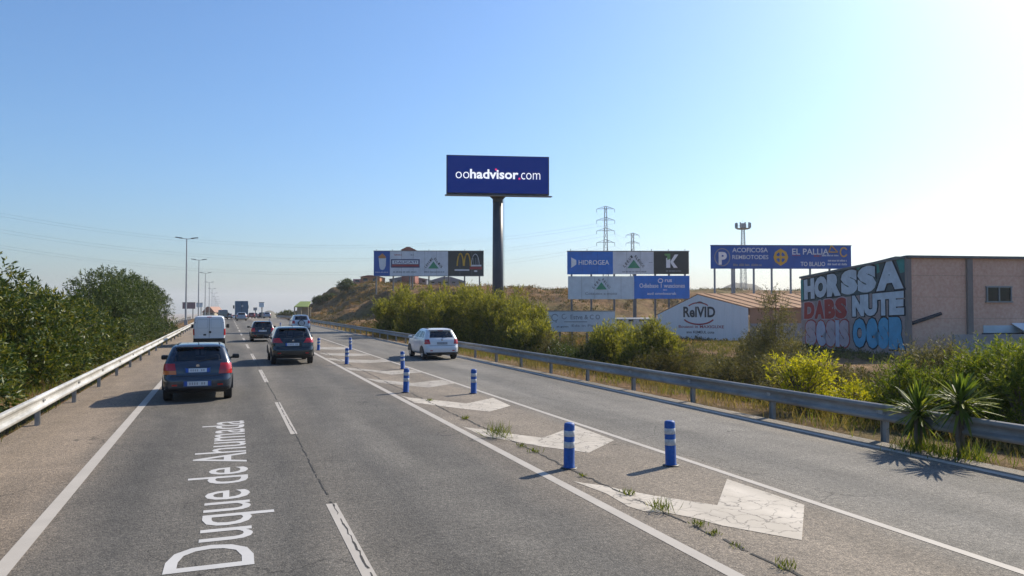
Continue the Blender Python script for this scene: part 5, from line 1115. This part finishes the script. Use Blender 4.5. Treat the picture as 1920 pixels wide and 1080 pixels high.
blades('green_grass', 'green grass tufts under the right guardrail', 'grass', scatter(rg, 22000, 11.3, 15.5, 3, 60, lambda X, Y: clump(.9, .45, .62, 37)(X, Y)*verge(X), 1.5), .30, .016, 'grass', 7)
blades('verge_weeds', 'weeds and dry grass at the foot of the left guardrail', 'grass', np.concatenate([scatter(rg, 12000, -6.0, -3.93, 6, 75, clump(1.1, .3, .6, 41), 1.3)]), .22, .016, 'grass', 8)
blades('dry_verge_grass', 'dry grass behind the posts of the left guardrail', 'grass', scatter(rg, 9000, -6.2, -3.93, 6, 80, clump(1.0, .35, .65, 43), 1.3), .24, .014, 'dry', 9)
def scrub_patch(name, label, n, x0, x1, y0, y1, mask, ll, lw, per, m, seed, hgt):
    P = scatter(np.random.default_rng(seed), n, x0, x1, y0, y1, mask); r2 = np.random.default_rng(seed+1); k = len(P); C = np.repeat(P, per, 0); N = len(C); sz = np.repeat(r2.uniform(.5, 1.4, k), per)
    d = unit(r2.normal(size=(N, 3))); d[:, 2] = np.abs(d[:, 2]); C = C+d*np.array([1.0, 1.0, .8])*(hgt*sz*r2.uniform(.2, 1, N))[:, None]
    Ad = unit(d+r2.normal(size=(N, 3))*.5+np.array([0, 0, .5])); S = unit(np.cross(Ad, unit(r2.normal(size=(N, 3)))))
    o = leaves_mesh(name, C, Ad, S, ll*r2.uniform(.6, 1.3, N), lw*r2.uniform(.6, 1.3, N), LM[m], None); o['kind'] = 'stuff'; o['label'] = label; o['category'] = 'scrub'
hillm = lambda X, Y: sstep(.42, .6, fbm(X*.09, Y*.09, 51, 4))
scrub_patch('dry_scrub', 'dry brown scrub covering the hillside', 5200, 13.5, 75, 66, 205, hillm, .5, .07, 14, 'russet', 61, .5)
scrub_patch('hill_scrub', 'dark low scrub dotted over the hillside', 8500, 13.5, 135, 72, 205, lambda X, Y: sstep(.38, .56, fbm(X*.07+9, Y*.07, 53, 4)), .32, .12, 15, 'scrub', 63, .65)
scrub_patch('ditch_scrub', 'dark tangled scrub in the ditch beyond the right guardrail', 7500, 13.4, 31, 8, 64, lambda X, Y: sstep(.26, .42, fbm(X*.2, Y*.2, 57, 3)), .24, .045, 30, 'ditch', 65, .55)
scrub_patch('field_weeds', 'green and yellow weeds on the waste ground before the sheds', 6000, 15, 64, 30, 100, lambda X, Y: sstep(.28, .48, fbm(X*.12, Y*.12, 59, 3)), .28, .05, 20, 'field', 67, .32)
# weeds in the pavement joint
for k, (px, py, hp, lab) in enumerate(((935, 820, 34, 'tall grass weed in the island crack behind the front left bollard'), (1240, 958, 30, 'grass weed growing from the crack across the nearest chevron'), (978, 838, 10, 'tiny weed just after the tall weed in the island crack'), (1002, 848, 12, 'small weed left of the front left bollard'), (1180, 928, 14, 'thin weed at the left part of the nearest chevron'), (1092, 893, 8, 'tiny weed at the foot of the front left bollard'), (1338, 1002, 12, 'small weed below the nearest chevron'), (1312, 986, 16, 'faint weed at the lower edge of the nearest chevron'), (1378, 1024, 9, 'tiny green weed farther along the island crack'), (1472, 1066, 22, 'weed tuft at the bottom edge of the picture'), (872, 786, 10, 'tiny weed ahead of the tall weed'), (806, 752, 7, 'tiniest weed next to the second left bollard'))):
    p = G(px, py); h = hp/F_PX*p.dot(FWD); rng = np.random.default_rng(k); n = int(9+h*300); base = np.zeros((n, 3)); base[:, 0] = rng.normal(size=n)*.05*(h/.2+.3); base[:, 1] = rng.normal(size=n)*.07*(h/.2+.3)
    Ad = unit(np.stack([rng.normal(size=n)*.5, rng.normal(size=n)*.5, np.ones(n)], 1)); S = unit(np.cross(Ad, unit(rng.normal(size=(n, 3)))))
    root = thing('weed', lab, 'weed', p, 0, 'weeds in the island crack'); leaves_mesh('blades', base, Ad, S, h*rng.uniform(.5, 1.15, n), np.full(n, .011), LM['grass'], root, curl=.06)['kind'] = 'stuff'

# ------------------------------------------------------------------ haze in the air
mh = bpy.data.materials.new('haze_air'); mh.use_nodes = True; th = mh.node_tree; th.nodes.remove(th.nodes['Principled BSDF'])
pv = th.nodes.new('ShaderNodeVolumePrincipled'); pv.inputs['Color'].default_value = (.93, .95, 1, 1); pv.inputs['Density'].default_value = .0002; pv.inputs['Anisotropy'].default_value = .2
th.links.new(pv.outputs[0], th.nodes['Material Output'].inputs['Volume'])
mb = MB(); zb0 = float(ZZ.min())-1.5; mb.box((0, 2100, (zb0+75)/2), (9100, 4960, 75-zb0)); hz = part('haze', mb, mh, None); hz['kind'] = 'stuff'
